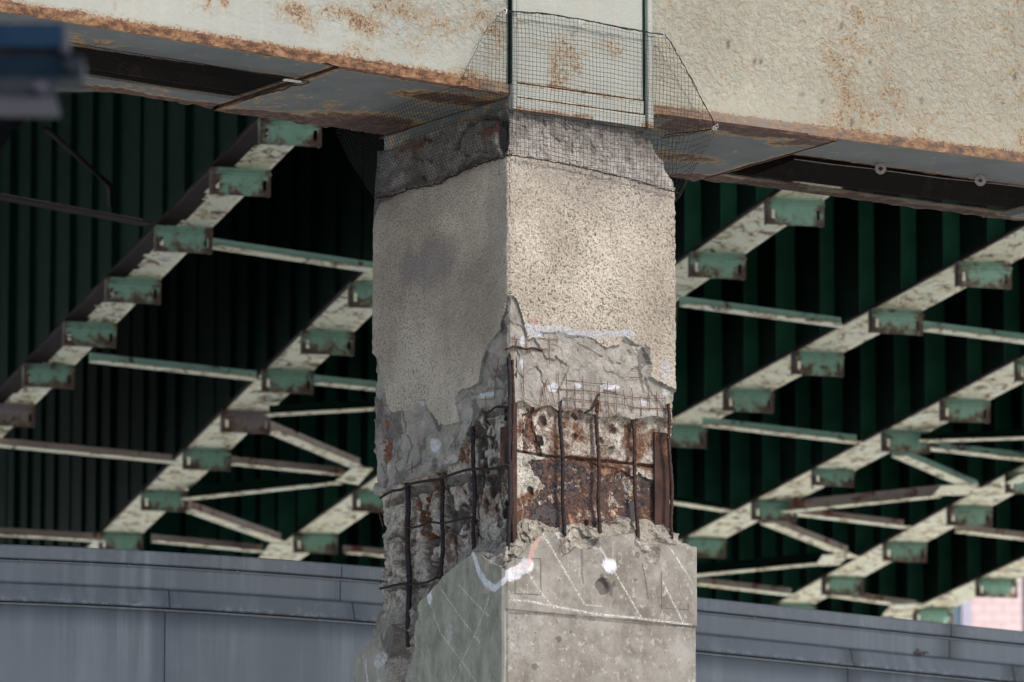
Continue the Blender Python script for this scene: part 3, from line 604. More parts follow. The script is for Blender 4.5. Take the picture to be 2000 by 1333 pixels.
# rusted wire lath in front of the break
def wires(name, lines, r, mt, h=.006, jit=.6, conv=onR):
    m = MB()
    for ln in lines:
        q = []
        for i in range(len(ln)-1):
            for k in range(4): f = k/4; q.append((lerp(ln[i][0], ln[i+1][0], f)+random.uniform(-jit, jit), lerp(ln[i][1], ln[i+1][1], f)+random.uniform(-jit, jit)))
        q.append(ln[-1]); m.tube([wl(conv(x, y, h+random.uniform(-.003, .002))) for x, y in q], r, 4)
    return m.build(name, MT[mt], pier)
gl = []
gy = lambda x, y0: y0+(x-1090)*.12
for k, x in enumerate(range(1090, 1312, 16)):
    top = 730+random.uniform(-4, 22)+(x-1090)*.16; bot = 800+random.uniform(-12, 14)+(x-1090)*.06
    gl.append([(x, top), (x+1.5, (top+bot)/2), (x+3, bot)])
gl += [[(1105, 743), (1140, 747), (1200, 752)], [(1078, 760), (1150, 764), (1230, 775), (1275, 779), (1300, 778)], [(1100, 778), (1180, 785), (1250, 797), (1315, 799)], [(1112, 797), (1150, 800), (1172, 802)]]
gl += [[(1072, 660), (1073.5, 712)], [(1053, 661), (1090, 664)], [(1066, 700), (1090, 702)], [(1089, 657), (1090, 670)], [(1055, 682), (1085, 682)], [(1026, 656), (1030, 690)], [(1005, 655), (1006, 690)], [(998, 662), (1014, 664)],
       [(1058, 775), (1069, 740), (1075, 755), (1085, 795)], [(1055, 795), (1062, 750), (1066, 780), (1070, 800)], [(1026, 778), (1050, 792), (1072, 797)], [(1022, 706), (1023, 790)], [(1030, 680), (1042, 700)], [(1184, 785), (1200, 818)], [(1232, 680), (1248, 700)], [(1230, 738), (1250, 738)], [(1233, 720), (1250, 722)]]
wires('wire_lath', gl, .0019, 'wire')
gl = [[(975, 700), (968, 735), (966, 780)], [(955, 737), (992, 733)], [(950, 760), (985, 760)], [(960, 722), (975, 722)], [(982, 660), (988, 680)], [(937, 781), (962, 780)], [(948, 775), (950, 805)], [(738, 792), (760, 794)], [(745, 780), (742, 800), (748, 815)], [(742, 868), (760, 862), (768, 858)], [(770, 905), (785, 895)], [(772, 910), (778, 925)], [(795, 920), (815, 908), (826, 907)], [(805, 900), (804, 925)], [(745, 905), (752, 925)], [(890, 870), (915, 868)], [(888, 850), (890, 880)], [(905, 860), (918, 880)], [(740, 1000), (748, 1030)], [(748, 965), (765, 960), (758, 990)], [(800, 1245), (818, 1225), (822, 1222)], [(795, 1262), (812, 1260)]]
wires('wire_lath', gl, .002, 'wire', h=.002, conv=onL)
m = MB()   # twisted tie wires round the free bar
for cx, cy in [(1307, 828), (1308, 836)]:
    q = [wl(onR(cx+6*math.cos(a), cy+4*math.sin(a)*.6+1.2*k, -.02+.012*math.sin(a*2))) for k, a in enumerate(np.linspace(0, 9, 16))]
    m.tube(q, .0022, 4)
m.tube([wl(onR(*p, -.012)) for p in [(1300, 824), (1315, 829), (1319, 822), (1314, 816)]], .002, 4)
m.build('tie_wire', MT['wire'], pier)
# ------------------------------------------------------------------ painted steel cross girder on top of the pier
zG = onR(1000, 185)[2]
def yk(x): return np.where(x < 0, .072*x, -.034*np.maximum(x-1, 0))
def GF(x, y, z): return W3(x, float(yk(x))+y, z)
girder = root('box_girder', W3(.5, .6, zG), 'long cream painted steel box girder with rusty bottom edge resting on the pier', 'steel girder')
def arr(X, Y, Z): return O[None]+X.ravel()[:, None]*U+Y.ravel()[:, None]*V+Z.ravel()[:, None]*np.array([0, 0, 1.0])
def gridq(r, c, keep=None):
    i = np.arange(r*c).reshape(r, c); q = np.stack([i[:-1, :-1], i[:-1, 1:], i[1:, 1:], i[1:, :-1]], -1)
    return q.reshape(-1, 4) if keep is None else q[keep]
def compact(P, q, at):
    u_, inv = np.unique(q, return_inverse=True); return P[u_], inv.reshape(-1, 4), {k: v.ravel()[u_] for k, v in at.items()}
RUSTW = [(200, 30, 40, 20, .25), (410, 8, 14, 22, 1), (375, 22, 60, 26, .5), (560, 30, 60, 34, .75), (585, 45, 30, 40, .7), (640, 30, 60, 26, .7), (700, 50, 60, 40, .8), (690, 100, 50, 25, .6), (770, 22, 90, 30, .75), (800, 95, 60, 40, .45), (850, 50, 90, 50, .55),
         (940, 40, 70, 50, .65), (915, 150, 60, 22, .8), (960, 100, 40, 50, .5), (870, 175, 80, 8, .8), (1160, 60, 60, 30, .3)]
for nm, xs in (('l', np.arange(-6.0, .012, .02)), ('r', np.arange(.84, 6.6, .02))):
    zs = np.concatenate([np.arange(zG+.046, 9.8, .02), [10.2, 10.8]]); T, Z = np.meshgrid(xs, zs)
    Y = yk(T)+.0025*fbm(T, Z, 4, 4, 21)
    at = {k: np.zeros(T.shape) for k in ('rust', 'peel', 'warm', 'dark')}
    if nm == 'l':
        at['warm'] += .25*sst(-1.5, 0, T)+.05; at['peel'] += .10+.55*sst(-2.0, -.6, T)*sst(.0, .35, Z-zG)
        for x, y, rx, ry, a in RUSTW:
            c = onR(x, y); at['rust'] = np.maximum(at['rust'], a*.95*sst(1.5, .1, np.hypot((T-c[0])/(rx/333), (Z-c[2])/(ry/400))))
        at['rust'] = np.maximum(at['rust'], .9*sst(.085, .05, Z-zG))
    else:
        at['warm'] += .95; at['peel'] += .22+.42*sst(.02, .3, Z-zG+.1*fbm(T, Z, 2, 3, 5))
        at['rust'] += .26+.42*sst(.1, .8, fbm(T, Z, 1.6, 4, 8))+.12*sst(2.2, 3.2, T); at['rust'] = np.maximum(at['rust'], .85*sst(.075, .05, Z-zG))
        for px_, py_ in [(1420, 88), (1692, 125), (1635, 54), (1471, 122), (1481, 122), (1966, 153), (1602, 200), (1790, 202), (1560, 185), (1655, 243)]:
            c = onR(px_, py_); at['dark'] = np.maximum(at['dark'], .9*sst(1, .5, np.hypot((T-c[0])/.014, (Z-c[2])/.024)))
    mk('web_plate', arr(T, Y, Z), gridq(*T.shape), MT['painted'], girder, True, attrs={k: v.ravel() for k, v in at.items()})
    # rusty lip of the bottom flange, flaking along its lower edge
    xs2 = np.arange(xs[0], xs[-1]+(.0 if nm == 'l' else 0), .006); vv = np.array([0, .25, .5, .75, 1.0, 1.02, 1.3]); T, Vv = np.meshgrid(xs2, vv)
    if nm == 'r': T = T+.012
    jag = .010*np.maximum(0, fbm(T, T*0, 9, 4, 31))+.004*fbm(T, T*0, 50, 3, 33)
    amp = (.9 if nm == 'l' else .35)
    Zl = np.where(Vv <= 1, lerp(zG-.004+jag*amp, zG+.047+.003*fbm(T, T*0, 6, 3, 35), Vv), zG+.047+.006*(Vv-1))
    Yl = yk(T)-.012-.004*amp*fbm(T, Vv*.3, 22, 4, 37); Yl = np.where(Vv > 1.01, yk(T)+.002, Yl)
    cl = sst(.0, .15, T*0+.08) * (np.exp(-((T-1.5)/.5)**2)*.9+.25*(T > .8)+np.exp(-((T+.05)/.12)**2)*.9)
    mk('flange_edge', arr(T, Yl, Zl), gridq(*T.shape), MT['lip'], girder, True, attrs={'clean': np.clip(cl, 0, 1).ravel()})
# underside plates with the two netted hand holes
def soffit(x0, x1, zoff, hole, name, rbase):
    xs = np.arange(x0, x1+.001, .0125); vv = np.linspace(0, 1, 92); T, Vv = np.meshgrid(xs, vv)
    yb = np.where(T < 0, 1.145+.055*T, 1.215-.01*np.maximum(T-2, 0))+.016*fbm(T, T*0, 3, 4, 41)+.026*fbm(T, T*0, 20, 5, 42)
    Y = lerp(yk(T)-.006, yb, Vv); Z = zG+zoff+.002*fbm(T, Y, 3, 3, 43)-.016*sst(.14, .0, yb-Y)*np.maximum(0, fbm(T, Y, 14, 4, 44))
    r = .10+.55*sst(.0, .6, fbm(T, Y, 1.5, 3, rbase))*.6
    r = np.maximum(r, sst(.16, .04, yb-Y-.10*fbm(T, Y, 5, 4, 61)-(.10*sst(-1.1, -.6, T)*(T < .2)))*1.0); r = np.maximum(r, .8*sst(.035, .0, Y-yk(T)))
    r = np.maximum(r, .75*sst(.07, .01, np.abs(T-x0))); r = np.maximum(r, .6*sst(.07, .01, np.abs(T-x1)))
    if x1 < 3 and x0 > -2:
        r = np.maximum(r, 1.0*sst(.75, .2, np.hypot((T+.22)/.9, (Y-.95)/.50))); r = np.maximum(r, .9*sst(.55, .2, np.hypot((T+.18)/.9, (Y-.2)/.35))); r = np.maximum(r, .7*sst(.6, .2, np.hypot((T-1.6)/.6, (Y-.75)/.3))); r = np.maximum(r, .9*sst(.30, .1, Y-yk(T)+.2*fbm(T, Y, 5, 3, 4))*(T > 1))
    keep = None
    if hole:
        hx0, hx1, hy0, hy1 = hole
        jg = .012*fbm(T, Y, 14, 3, 45)
        ins = (T > hx0) & (T < hx1) & (Y > hy0+jg) & (Y < hy1+jg)
        keep = ~(ins[:-1, :-1] & ins[1:, 1:])
        dd = np.maximum(np.maximum(hx0-T, T-hx1), np.maximum(hy0-Y, Y-hy1)); r = np.maximum(r, .95*sst(.05 if x0 > 0 else .025, .005, dd))
    P = arr(T, Y, Z); q = gridq(*T.shape) if keep is None else gridq(*T.shape, keep)
    P, q, at = compact(P, q, {'rust': np.clip(r, 0, 1)})
    mk(name, P, q, MT['soffit'], girder, True, attrs=at)
m = MB(); m.box(GF, -1.058, -1.050, .0, 1.10, zG-.013, zG+.02); m.build('plate_edge', MT['brown'], girder); m = MB(); m.box(GF, 2.004, 2.014, .0, 1.19, zG-.013, zG+.02); m.build('plate_edge', MT['brown'], girder)
for xa, xb in ((-1.05, 0.0), (.86, 2.0)): m = MB(); m.box(GF, xa, xb, -.011, -.004, zG-.0135, zG+.004); m.build('plate_edge', MT['brown'], girder)
HL = (-2.9, -1.09, .26, .80); HR = (2.06, 3.92, .42, 1.03)
soffit(-6.0, -1.055, 0, HL, 'bottom_plate', 51)
soffit(-1.053, 2.008, -.012, None, 'splice_plate', 53)
soffit(2.01, 6.6, 0, HR, 'bottom_plate', 55)
m = MB()   # dark inside of the box and its unseen back and top
def strip(y0, y1, z0, z1):
    a = [GF(x, y0, 0) for x in (-6, 0, 1, 6.6)]+[GF(x, y1, 0) for x in (6.6, 1, 0, -6)]; m = MB(); m.prism([(p[0], p[1], z0) for p in a], [(p[0], p[1], z1) for p in a]); return m
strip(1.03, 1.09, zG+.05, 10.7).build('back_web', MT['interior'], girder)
m = MB(); m.box(ID, -14, 9, 2.3, 10.5, 10.86, 11.4); m.build('added_shade_slab', MT['casing'], girder)  # unseen slab added overhead to keep the sun off the clad building
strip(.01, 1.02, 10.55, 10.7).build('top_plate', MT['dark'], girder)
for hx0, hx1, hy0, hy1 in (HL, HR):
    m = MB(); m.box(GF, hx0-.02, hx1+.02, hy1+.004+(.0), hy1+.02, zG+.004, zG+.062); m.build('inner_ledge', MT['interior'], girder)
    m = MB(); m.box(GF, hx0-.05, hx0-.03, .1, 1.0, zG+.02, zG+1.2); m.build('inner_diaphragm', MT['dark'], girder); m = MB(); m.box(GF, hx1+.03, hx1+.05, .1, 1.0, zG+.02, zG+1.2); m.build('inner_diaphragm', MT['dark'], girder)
# stiffened end panel over the pier
def panel(name, x0, x1, y, z0, z1, t=.01, warm=.05, rfun=None, zb=None):
    xs = np.linspace(x0, x1, max(2, int((x1-x0)/.01)+1)); zs = np.linspace(0, 1, max(2, int((z1-z0)/.01)+1)); T, Vv = np.meshgrid(xs, zs)
    Z = lerp(z0 if zb is None else z0+zb(T), z1, Vv); Y = np.full(T.shape, y)
    at = {'warm': np.full(T.shape, warm), 'peel': np.full(T.shape, .12), 'rust': np.zeros(T.shape), 'dark': np.zeros(T.shape)}
    if rfun: at['rust'] = np.clip(rfun(T, Z), 0, 1)
    P = arr(T, Y, Z); q = gridq(*T.shape); n = len(P); r, c = T.shape
    P2 = arr(T, Y+t, Z); i = np.arange(n).reshape(r, c)
    rim = [np.stack([a[:-1], a[1:], a[1:]+n, a[:-1]+n], -1) for a in (i[0], i[-1], i[:, 0], i[:, -1])]
    mk(name, np.vstack([P, P2]), np.vstack([q]+rim), MT['painted'], girder, False, attrs={k: np.concatenate([v.ravel()]*2) for k, v in at.items()})
z0p = onR(1003, 212, -.036)[2]; za = onR(1010, 165, -.02)[2]; zb_ = onR(1010, 190, -.026)[2]
c1 = onR(1100, 110); c2 = onR(1085, 165); c3 = onR(1190, 95)
rp = lambda T, Z: .62*sst(1.2, .0, np.hypot((T-c1[0])/.24, (Z-c1[2])/.20))+.45*sst(1.2, .2, np.hypot((T-c2[0])/.08, (Z-c2[2])/.10))+.5*sst(1.2, .2, np.hypot((T-c3[0])/.14, (Z-c3[2])/.08))+.8*sst(.012, .0, np.abs(T-.035))+.7*sst(.02, .0, Z-za-.012)
panel('end_panel', .030, .806, -.014, za+.012, 10.5, rfun=rp)
rb = lambda T, Z: .75*sst(.012, .002, np.abs(Z-za))+.9*sst(.012, .0, np.abs(Z-zb_))
panel('end_panel_rail', .030, .806, -.024, zb_+.004, za+.004, rfun=rb)
panel('base_plate', .030, .812, -.028, z0p, zb_-.002, rfun=lambda T, Z: .95*sst(.03, .004, Z-z0p+.01*fbm(T, Z, 9, 3, 3))*(T < .5)+.9*sst(.03, .0, .80-T)*sst(.05, .0, Z-z0p)+.7*sst(.01, 0, zb_-Z))
panel('web_stiffener', .004, .030, -.036, z0p, 10.5, .040, rfun=lambda T, Z: .55*sst(.3, .6, fbm(T, Z, 4, 3, 2))+.5*sst(.006, 0, .030-T))
panel('web_stiffener', .822, .858, -.036, z0p-.004, 10.5, .040, rfun=lambda T, Z: .2+.9*sst(.05, .0, Z-z0p))
m = MB(); m.box(W3, .808, .8215, -.0135, -.002, z0p, 10.5); m.build('shade_gap_strip', MT['green_dark'], girder)  # dark strip stands in for shade in the panel gap
m = MB(); m.box(W3, .000, .0035, -.030, -.001, zG+.05, 10.5); m.build('shade_gap_strip', MT['green_dark'], girder)  # dark strip paints shade and dirt on the stiffener's left side
m = MB(); m.box(W3, .012, .84, -.004, 1.16, 8.500, zG-.016); hd = m.build('bearing_head', MT['soffit'], girder)
at = hd.data.attributes.new('rust', 'FLOAT', 'POINT'); at.data.foreach_set('value', [.25]*len(hd.data.vertices))
# washers holding the right net
for x, y in ((1720, 330), (1915, 353)):
    c = loc(onZ(x, y, zG-.03)); m = MB(); n = 20; r0, r1 = .012, .030
    dv = ray(x, y); dv /= np.linalg.norm(dv); a = np.array([1.0, 0, 0]); b = np.cross(a, dv); b /= np.linalg.norm(b); cw = O+U*c[0]+V*c[1]+np.array([0, 0, c[2]])
    P = lambda r, k, h: tuple(cw+a*r*math.cos(k*2*math.pi/n)+b*r*math.sin(k*2*math.pi/n)-dv*h)
    for k in range(n):
        m.quad(P(r0, k, .006), P(r0, k+1, .006), P(r1, k+1, .004), P(r1, k, .004)); m.quad(P(r1, k, .004), P(r1, k+1, .004), P(r1, k+1, -.006), P(r1, k, -.006)); m.quad(P(r0, k, .006), P(r0, k, -.03), P(r0, k+1, -.03), P(r0, k+1, .006))
    m.build('washer', mat_simple('zinc_washer', (.13, .115, .11), (.21, .19, .18), 60, .5) if x == 1720 else bpy.data.materials['zinc_washer'], girder)
    m = MB(); m.tube([cw-dv*.004, cw+dv*.05], .009, 8); m.build('bolt', MT['brown'], girder)
# ------------------------------------------------------------------ bird netting
def cutlines(poly, sp, ax):
    """grid lines at spacing sp clipped to polygon; returns segments in 2D"""
    P = np.array(poly); out = []
    for u in np.arange(P[:, ax].min()+sp*.5, P[:, ax].max(), sp):
        xs = []
        for i in range(len(P)):
            a, b = P[i], P[(i+1) % len(P)]
            if (a[ax] > u) != (b[ax] > u): xs.append(a[1-ax]+(b[1-ax]-a[1-ax])*(u-a[ax])/(b[ax]-a[ax]))
        xs.sort()
        for i in range(0, len(xs)-1, 2): out.append((u, xs[i], xs[i+1]))
    return out
def net_flat(m, poly, fn, sp=.0225, r=.00095, seg=.05, warp=.011):
    for ax in (0, 1):
        for u, a, b in cutlines(poly, sp, ax):
            k = max(2, int((b-a)/seg)+1); q = []
            for t in np.linspace(a, b, k):
                p = (u, t) if ax == 0 else (t, u)
                w1 = warp*float(fbm(np.array(p[0]), np.array(p[1]), 3, 3, 61)); w2 = warp*float(fbm(np.array(p[0]), np.array(p[1]), 3, 3, 62))
                q.append(fn(p[0]+w1*2, p[1]+w2*2, w1))
            m.tube(q, r, 3)
def net_ruled(m, P, Q, nu, nv, r=.0011, sag=.0, mt=0):
    P = np.array(P); Q = np.array(Q)
    def at(A, t):
        d = np.concatenate([[0], np.cumsum(np.linalg.norm(np.diff(A, axis=0), axis=1))]); d /= d[-1]
        return np.array([np.interp(t, d, A[:, k]) for k in range(3)])
    def S(u, v):
        p = lerp(at(P, u), at(Q, u), v)+np.array([0, 0, -sag*4*v*(1-v)])
        return p+.006*np.array([float(fbm(np.array(u*1.0), np.array(v*1.0), 6, 3, s)) for s in (71, 72, 73)])
    for i in range(nu+1): m.tube([S(i/nu, v) for v in np.linspace(0, 1, 9)], r, 3, mt)
    for j in range(nv+1): m.tube([S(u, j/nv) for u in np.linspace(0, 1, 24)], r, 3, mt)
def cord(m, pts, r, mt=0, j=.004):
    q = []
    for i in range(len(pts)-1):
        for k in range(8): q.append(lerp(np.array(pts[i]), np.array(pts[i+1]), k/8)+np.array([random.uniform(-j, j) for _ in range(3)]))
    q.append(np.array(pts[-1])); m.tube(q, r, 5, mt)
hN = -.052
def FN(x, z, w):
    y = lerp(-.016, hN, float(sst(8.05, 8.32, z)))+w
    return W3(x, y, z)
polyf = [(onR(*p, hN)[0], onR(*p, hN)[2]) for p in [(985, 20), (1060, 27), (1140, 40), (1220, 56), (1300, 70), (1325, 108), (1360, 172), (1400, 250), (1345, 262), (1322, 290), (1326, 378), (1240, 352), (1160, 333), (1080, 316), (1000, 303), (1000, 185), (950, 178), (896, 168), (905, 148), (935, 85), (955, 50)]]
N1 = root('bird_netting', W3(.5, -.05, 8.3), 'fine black mesh netting wrapped around the head of the pier and the girder panel', 'netting')
m = MB(); net_flat(m, polyf, FN); m.build('front_mesh', MT['net'], N1)
m = MB()
for k in range(3): cord(m, [onR_w for onR_w in [W3(*onR(x, y, hN)) for x, y in [(985, 20+k), (1060, 26+k), (1140, 40-k), (1220, 55+k), (1300, 69)]]], .0022)
for k in range(2): cord(m, [W3(*onR(x, y, hN)) for x, y in [(1300, 69), (1325, 108+k), (1360, 172), (1400, 251)]], .0020)
for k in range(2): cord(m, [W3(*onR(x, y, -.02)) for x, y in [(1000, 303), (1080, 316+k), (1160, 333), (1240, 352+k*2), (1326, 378)]], .0020)
cord(m, [W3(*onR(x, y, hN)) for x, y in [(985, 20), (955, 50), (935, 85), (905, 148), (896, 168)]], .0014)
m.build('edge_cord', MT['net'], N1)
LQ = [(733, 388), (760, 384), (800, 370), (850, 360), (880, 347), (920, 327), (960, 314), (1000, 303)]
m = MB(); net_ruled(m, [onZ(x, y, zG-.035) for x, y in [(655, 256), (740, 222), (820, 190), (896, 168), (950, 178), (1000, 190)]], [np.array(W3(*onL(x, y, -.035))) for x, y in LQ], 56, 26, .0010, .02)
m.build('side_mesh', MT['net'], N1)
m = MB(); cord(m, [np.array(W3(*onL(x, y, -.03))) for x, y in LQ], .0034, 0, .006); cord(m, [np.array(W3(*onL(x, y, -.03))) for x, y in LQ], .002, 0, .010); m.build('edge_cord', MT['net'], N1)
a = np.array(W3(*onR(1400, 251, hN))); 
m = MB(); net_ruled(m, [a, np.array(W3(1.25, .16, zG-.03)), np.array(W3(1.12, .40, zG-.04))], [np.array(W3(*onR(1328, 384, -.01))), np.array(W3(1.045, .16, 8.10)), np.array(W3(1.05, .36, 8.14))], 16, 12, .0010)
cord(m, [a, np.array(W3(1.22, .10, zG-.03)), np.array(W3(1.06, .16, zG-.06))], .003); cord(m, [a, np.array(W3(1.24, .10, zG-.03)), np.array(W3(1.06, .18, zG-.07))], .002)
m.build('gathered_mesh', MT['net'], N1)
for x, y in [(985, 20), (1136, 46), (1397, 250), (1292, 70)]:
    m = MB(); c = np.array(W3(*onR(x, y, hN-.004)))
    for k in range(5): m.tube([c+np.array([random.uniform(-.02, .02) for _ in range(3)]) for _ in range(3)], .0016, 4)
    m.build('knot', MT['paleknot'], N1)
for (hx0, hx1, hy0, hy1), lab, nm in ((HL, 'black netting over the soffit slot left of the pier, ending in a wire clip', 'l'), (HR, 'black netting over the rusted soffit slot right of the pier, with round washers', 'r')):
    N = root('slot_netting', GF((hx0+hx1)/2, (hy0+hy1)/2, zG-.02), lab, 'netting', 'nets over the slots in the girder underside')
    m = MB(); e = .02 if nm == 'l' else -.02; back = hy1+(.06 if nm == 'l' else .15)
    poly = [(hx0-.03, hy0+.02), (hx1+.06, hy0+.03), (hx1+.03, back), (hx0+.02, back)]
    if nm == 'r': poly = [(hx0+.02, hy0+.05), (hx1+.03, hy0+.02), (hx1+.03, back), (hx0+.12, back)]
    net_flat(m, poly, lambda x, y, w: GF(x, y, zG-.022+w*.5), r=.0009, seg=.12, warp=.004); m.build('mesh', MT['net'], N)
    m = MB(); cord(m, [np.array(GF(poly[0][0], poly[0][1], zG-.022)), np.array(GF(poly[1][0], poly[1][1], zG-.022))], .0022, 0, .003); cord(m, [np.array(GF(poly[1][0], poly[1][1], zG-.022)), np.array(GF(poly[2][0], poly[2][1], zG-.022))], .003, 0, .006)
    m.build('edge_cord', MT['net'] if nm == 'l' else MT['pale_cord'], N)
    if nm == 'l':
        c = loc(onZ(571, 158, zG-.03)); m = MB(); q = [(c[0]-.045, c[1]-.01), (c[0]+.04, c[1]-.01), (c[0]+.05, c[1]), (c[0]+.04, c[1]+.012), (c[0]-.045, c[1]+.012), (c[0]-.045, c[1]-.01)]
        m.tube([W3(a_, b_, zG-.03) for a_, b_ in q], .004, 5); m.build('clip', MT['paleknot'], N)
# ------------------------------------------------------------------ the viaduct behind
ZB = CAM[2]+9.3; ZF = ZB+.09
via = root('steel_viaduct', (0, 30, ZF), 'old green and cream steel viaduct deck seen from below behind the grey parapet', 'viaduct')
BEAMS = dict(
    A=[(590, 255), (457, 352), (355, 465), (259, 565), (171, 651), (90, 732), (34, 809)],
    B=[(722, 575), (664, 668), (568, 743), (478, 822), (394, 895), (315, 976), (246, 1058)],
    C=[(1563, 412), (1401, 516), (707, 977), (641, 1060)],
    D=[(1929, 535), (1752, 626), (1596, 708), (1458, 780), (1342, 850)],
    E=[(1910, 801), (1757, 860), (1619, 935), (1499, 995), (1395, 1068)],
    F=[(1896, 1006), (1769, 1076), (1648, 1143)],
    G=[(1949, 1147), (1825, 1203)])
EXT = dict(A=(5, 12), B=(10, 14), C=(4, 20), D=(5, 26), E=(6, 26), F=(8, 28), G=(8, 34))
def bracket_mesh():
    m = MB(); w_, h_, t = .215, .20, .012
    nx_ = [-w_, -w_+.030, -w_+.058, w_-.058, w_-.030, w_]; nz = [-h_, -h_+.045, -h_+.115, 0]
    for i in range(5):
        for j in range(3):
            if i in (1, 3) and j == 1: continue
            m.box(ID, nx_[i], nx_[i+1], 0, t, nz[j], nz[j+1])
    m.box(ID, -w_, -w_+.010, t+.001, .10, -h_+.01, -.004); m.box(ID, w_-.010, w_, t+.001, .10, -h_+.01, -.004)
    m.box(ID, -w_, w_, -.035, -.001, -.052, -.040)      # folded upper lip
    return m
slotm = MB(); slotm.box(ID, -.19, -.155, .03, .04, -.16, -.08)
protos = {}
for mt in ('green', 'purple'):
    o = bracket_mesh().build('bracket', MT['bracket' if mt == 'green' else 'bracket_purple'], None); protos[mt] = o.data; bpy.data.objects.remove(o)
o = slotm.build('packing', MT['slot'], None); slot_me = o.data; bpy.data.objects.remove(o)
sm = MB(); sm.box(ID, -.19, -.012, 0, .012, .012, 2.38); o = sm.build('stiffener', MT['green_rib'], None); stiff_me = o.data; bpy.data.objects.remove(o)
sm = MB(); sm.box(ID, -.19, -.012, 0, .012, .012, 2.38); o = sm.build('stiffener', MT['green_dark'], None); stiff_shaded_me = o.data; bpy.data.objects.remove(o)  # darker copy of the rib puts shade into the left beams' colour
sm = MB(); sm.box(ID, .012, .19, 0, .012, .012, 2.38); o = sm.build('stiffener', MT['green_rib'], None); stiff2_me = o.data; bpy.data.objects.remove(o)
beams = {}
for nm, pts in BEAMS.items():
    P = np.array([onZ(*p, ZB) for p in pts]); P0, P1 = P[0], P[-1]
    # straight fit
    c0 = P[:, :2].mean(0); uu, ss, vt = np.linalg.svd(P[:, :2]-c0); d = vt[0]; d = d*np.sign(d[1])
    s = (P[:, :2]-c0)@d; e0, e1 = EXT[nm]; s0, s1 = s.min()-e0, s.max()+e1
    s0 = max(s0, s.min()-e0)
    n = np.array([d[1], -d[0]]); L = s1-s0
    fr = lambda a, b, z, c0=c0, d=d, n=n, s0=s0: (c0[0]+d[0]*(s0+a)+n[0]*b, c0[1]+d[1]*(s0+a)+n[1]*b, ZF+z)
    base = np.array([*(c0+d*s0), ZF]); beams[nm] = (fr, L, s, s0)
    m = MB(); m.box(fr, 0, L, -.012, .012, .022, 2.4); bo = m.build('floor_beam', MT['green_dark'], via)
    # bottom flange, peeled to brown primer along its left side
    na = int(L/.05); nb = 15; T, B_ = np.meshgrid(np.linspace(0, L, na), np.linspace(-.215, .215, nb))
    Pv = np.stack([c0[0]+d[0]*(s0+T)+n[0]*B_, c0[1]+d[1]*(s0+T)+n[1]*B_, np.full(T.shape, ZF)], -1).reshape(-1, 3)
    Pt = Pv+np.array([0, 0, .02]); q = gridq(nb, na); N_ = len(Pv)
    i_ = np.arange(N_).reshape(nb, na); rim = [np.stack([a[:-1], a[1:], a[1:]+N_, a[:-1]+N_], -1) for a in (i_[0], i_[-1], i_[:, 0], i_[:, -1])]
    ed = -.215+(.15 if nm == 'A' else .012)+(.06 if nm == 'A' else .012)*fbm(T, B_, 2.2, 5, ord(nm))+(.03 if nm == 'A' else 0)*fbm(T, B_, 9, 3, 5)
    mi_ = (B_ < ed)[:-1, :-1].ravel().astype(int); rest = q.copy()+N_
    allq = np.vstack([q, rest[:, ::-1]]+rim); mi = np.concatenate([mi_, np.full(len(rest), 1), np.full(sum(len(r) for r in rim), 1)])
    mk('bottom_flange', np.vstack([Pv, Pt]), allq, [MT['cream'], MT['primer']], bo, False, mi=mi)
    yaw = math.atan2(-d[0], d[1])
    # brackets at the surveyed stations plus the hidden ones in between
    st = sorted(s-s0); full = list(st)
    for a, b in zip(st[:-1], st[1:]):
        k = int(round((b-a)/2.1))
        for j in range(1, k): full.append(a+(b-a)*j/k)
    x = st[0]-2.1
    while x > .3: full.append(x); x -= 2.1
    x = st[-1]+2.1
    while x < L-.3: full.append(x); x += 2.1
    bset = full
    for a in sorted(bset):
        near = min(range(len(pts)), key=lambda i: abs((s[i]-s0)-a))
        purple = (nm, near) in (('A', 6), ('B', 3)) and abs(s[near]-s0-a) < .1
        b = bpy.data.objects.new('bracket', protos['purple' if purple else 'green']); COL.objects.link(b); b.parent = bo
        pos = np.array(fr(a, 0, 0)); b.location = pos-np.array(via.location); b.rotation_euler = (0, 0, yaw)
        if nm == 'E' and near == 2 and abs(s[near]-s0-a) < .1: b.scale = (.9, 1, .8)
    xs_ = []
    x = st[0]-.5
    while x > .3: xs_.append(x); x -= 1.05
    x = st[0]+.55
    while x < L-.1: xs_.append(x); x += 1.05
    for a in xs_:
        for me_ in ((stiff_shaded_me if nm in 'AB' else stiff_me), ):
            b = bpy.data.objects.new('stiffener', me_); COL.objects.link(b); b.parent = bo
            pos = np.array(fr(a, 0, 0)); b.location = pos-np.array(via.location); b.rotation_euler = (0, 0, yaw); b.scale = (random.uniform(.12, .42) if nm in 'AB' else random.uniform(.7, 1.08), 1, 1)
# deck slab
fa, La = beams['A'][:2]; fg, Lg = beams['G'][:2]
q0, q1 = fa(-3, -15, 2.402), fa(La+8, -15, 2.402); q3, q2 = fg(-22, .8, 2.402), fg(Lg, .8, 2.402)  # left edge widened past the beams to shade that side
m = MB(); m.prism([q0, q3, q2, q1], [(a, b, c+.25) for a, b, c in (q0, q3, q2, q1)]); m.build('deck_slab', MT['dark'], via)
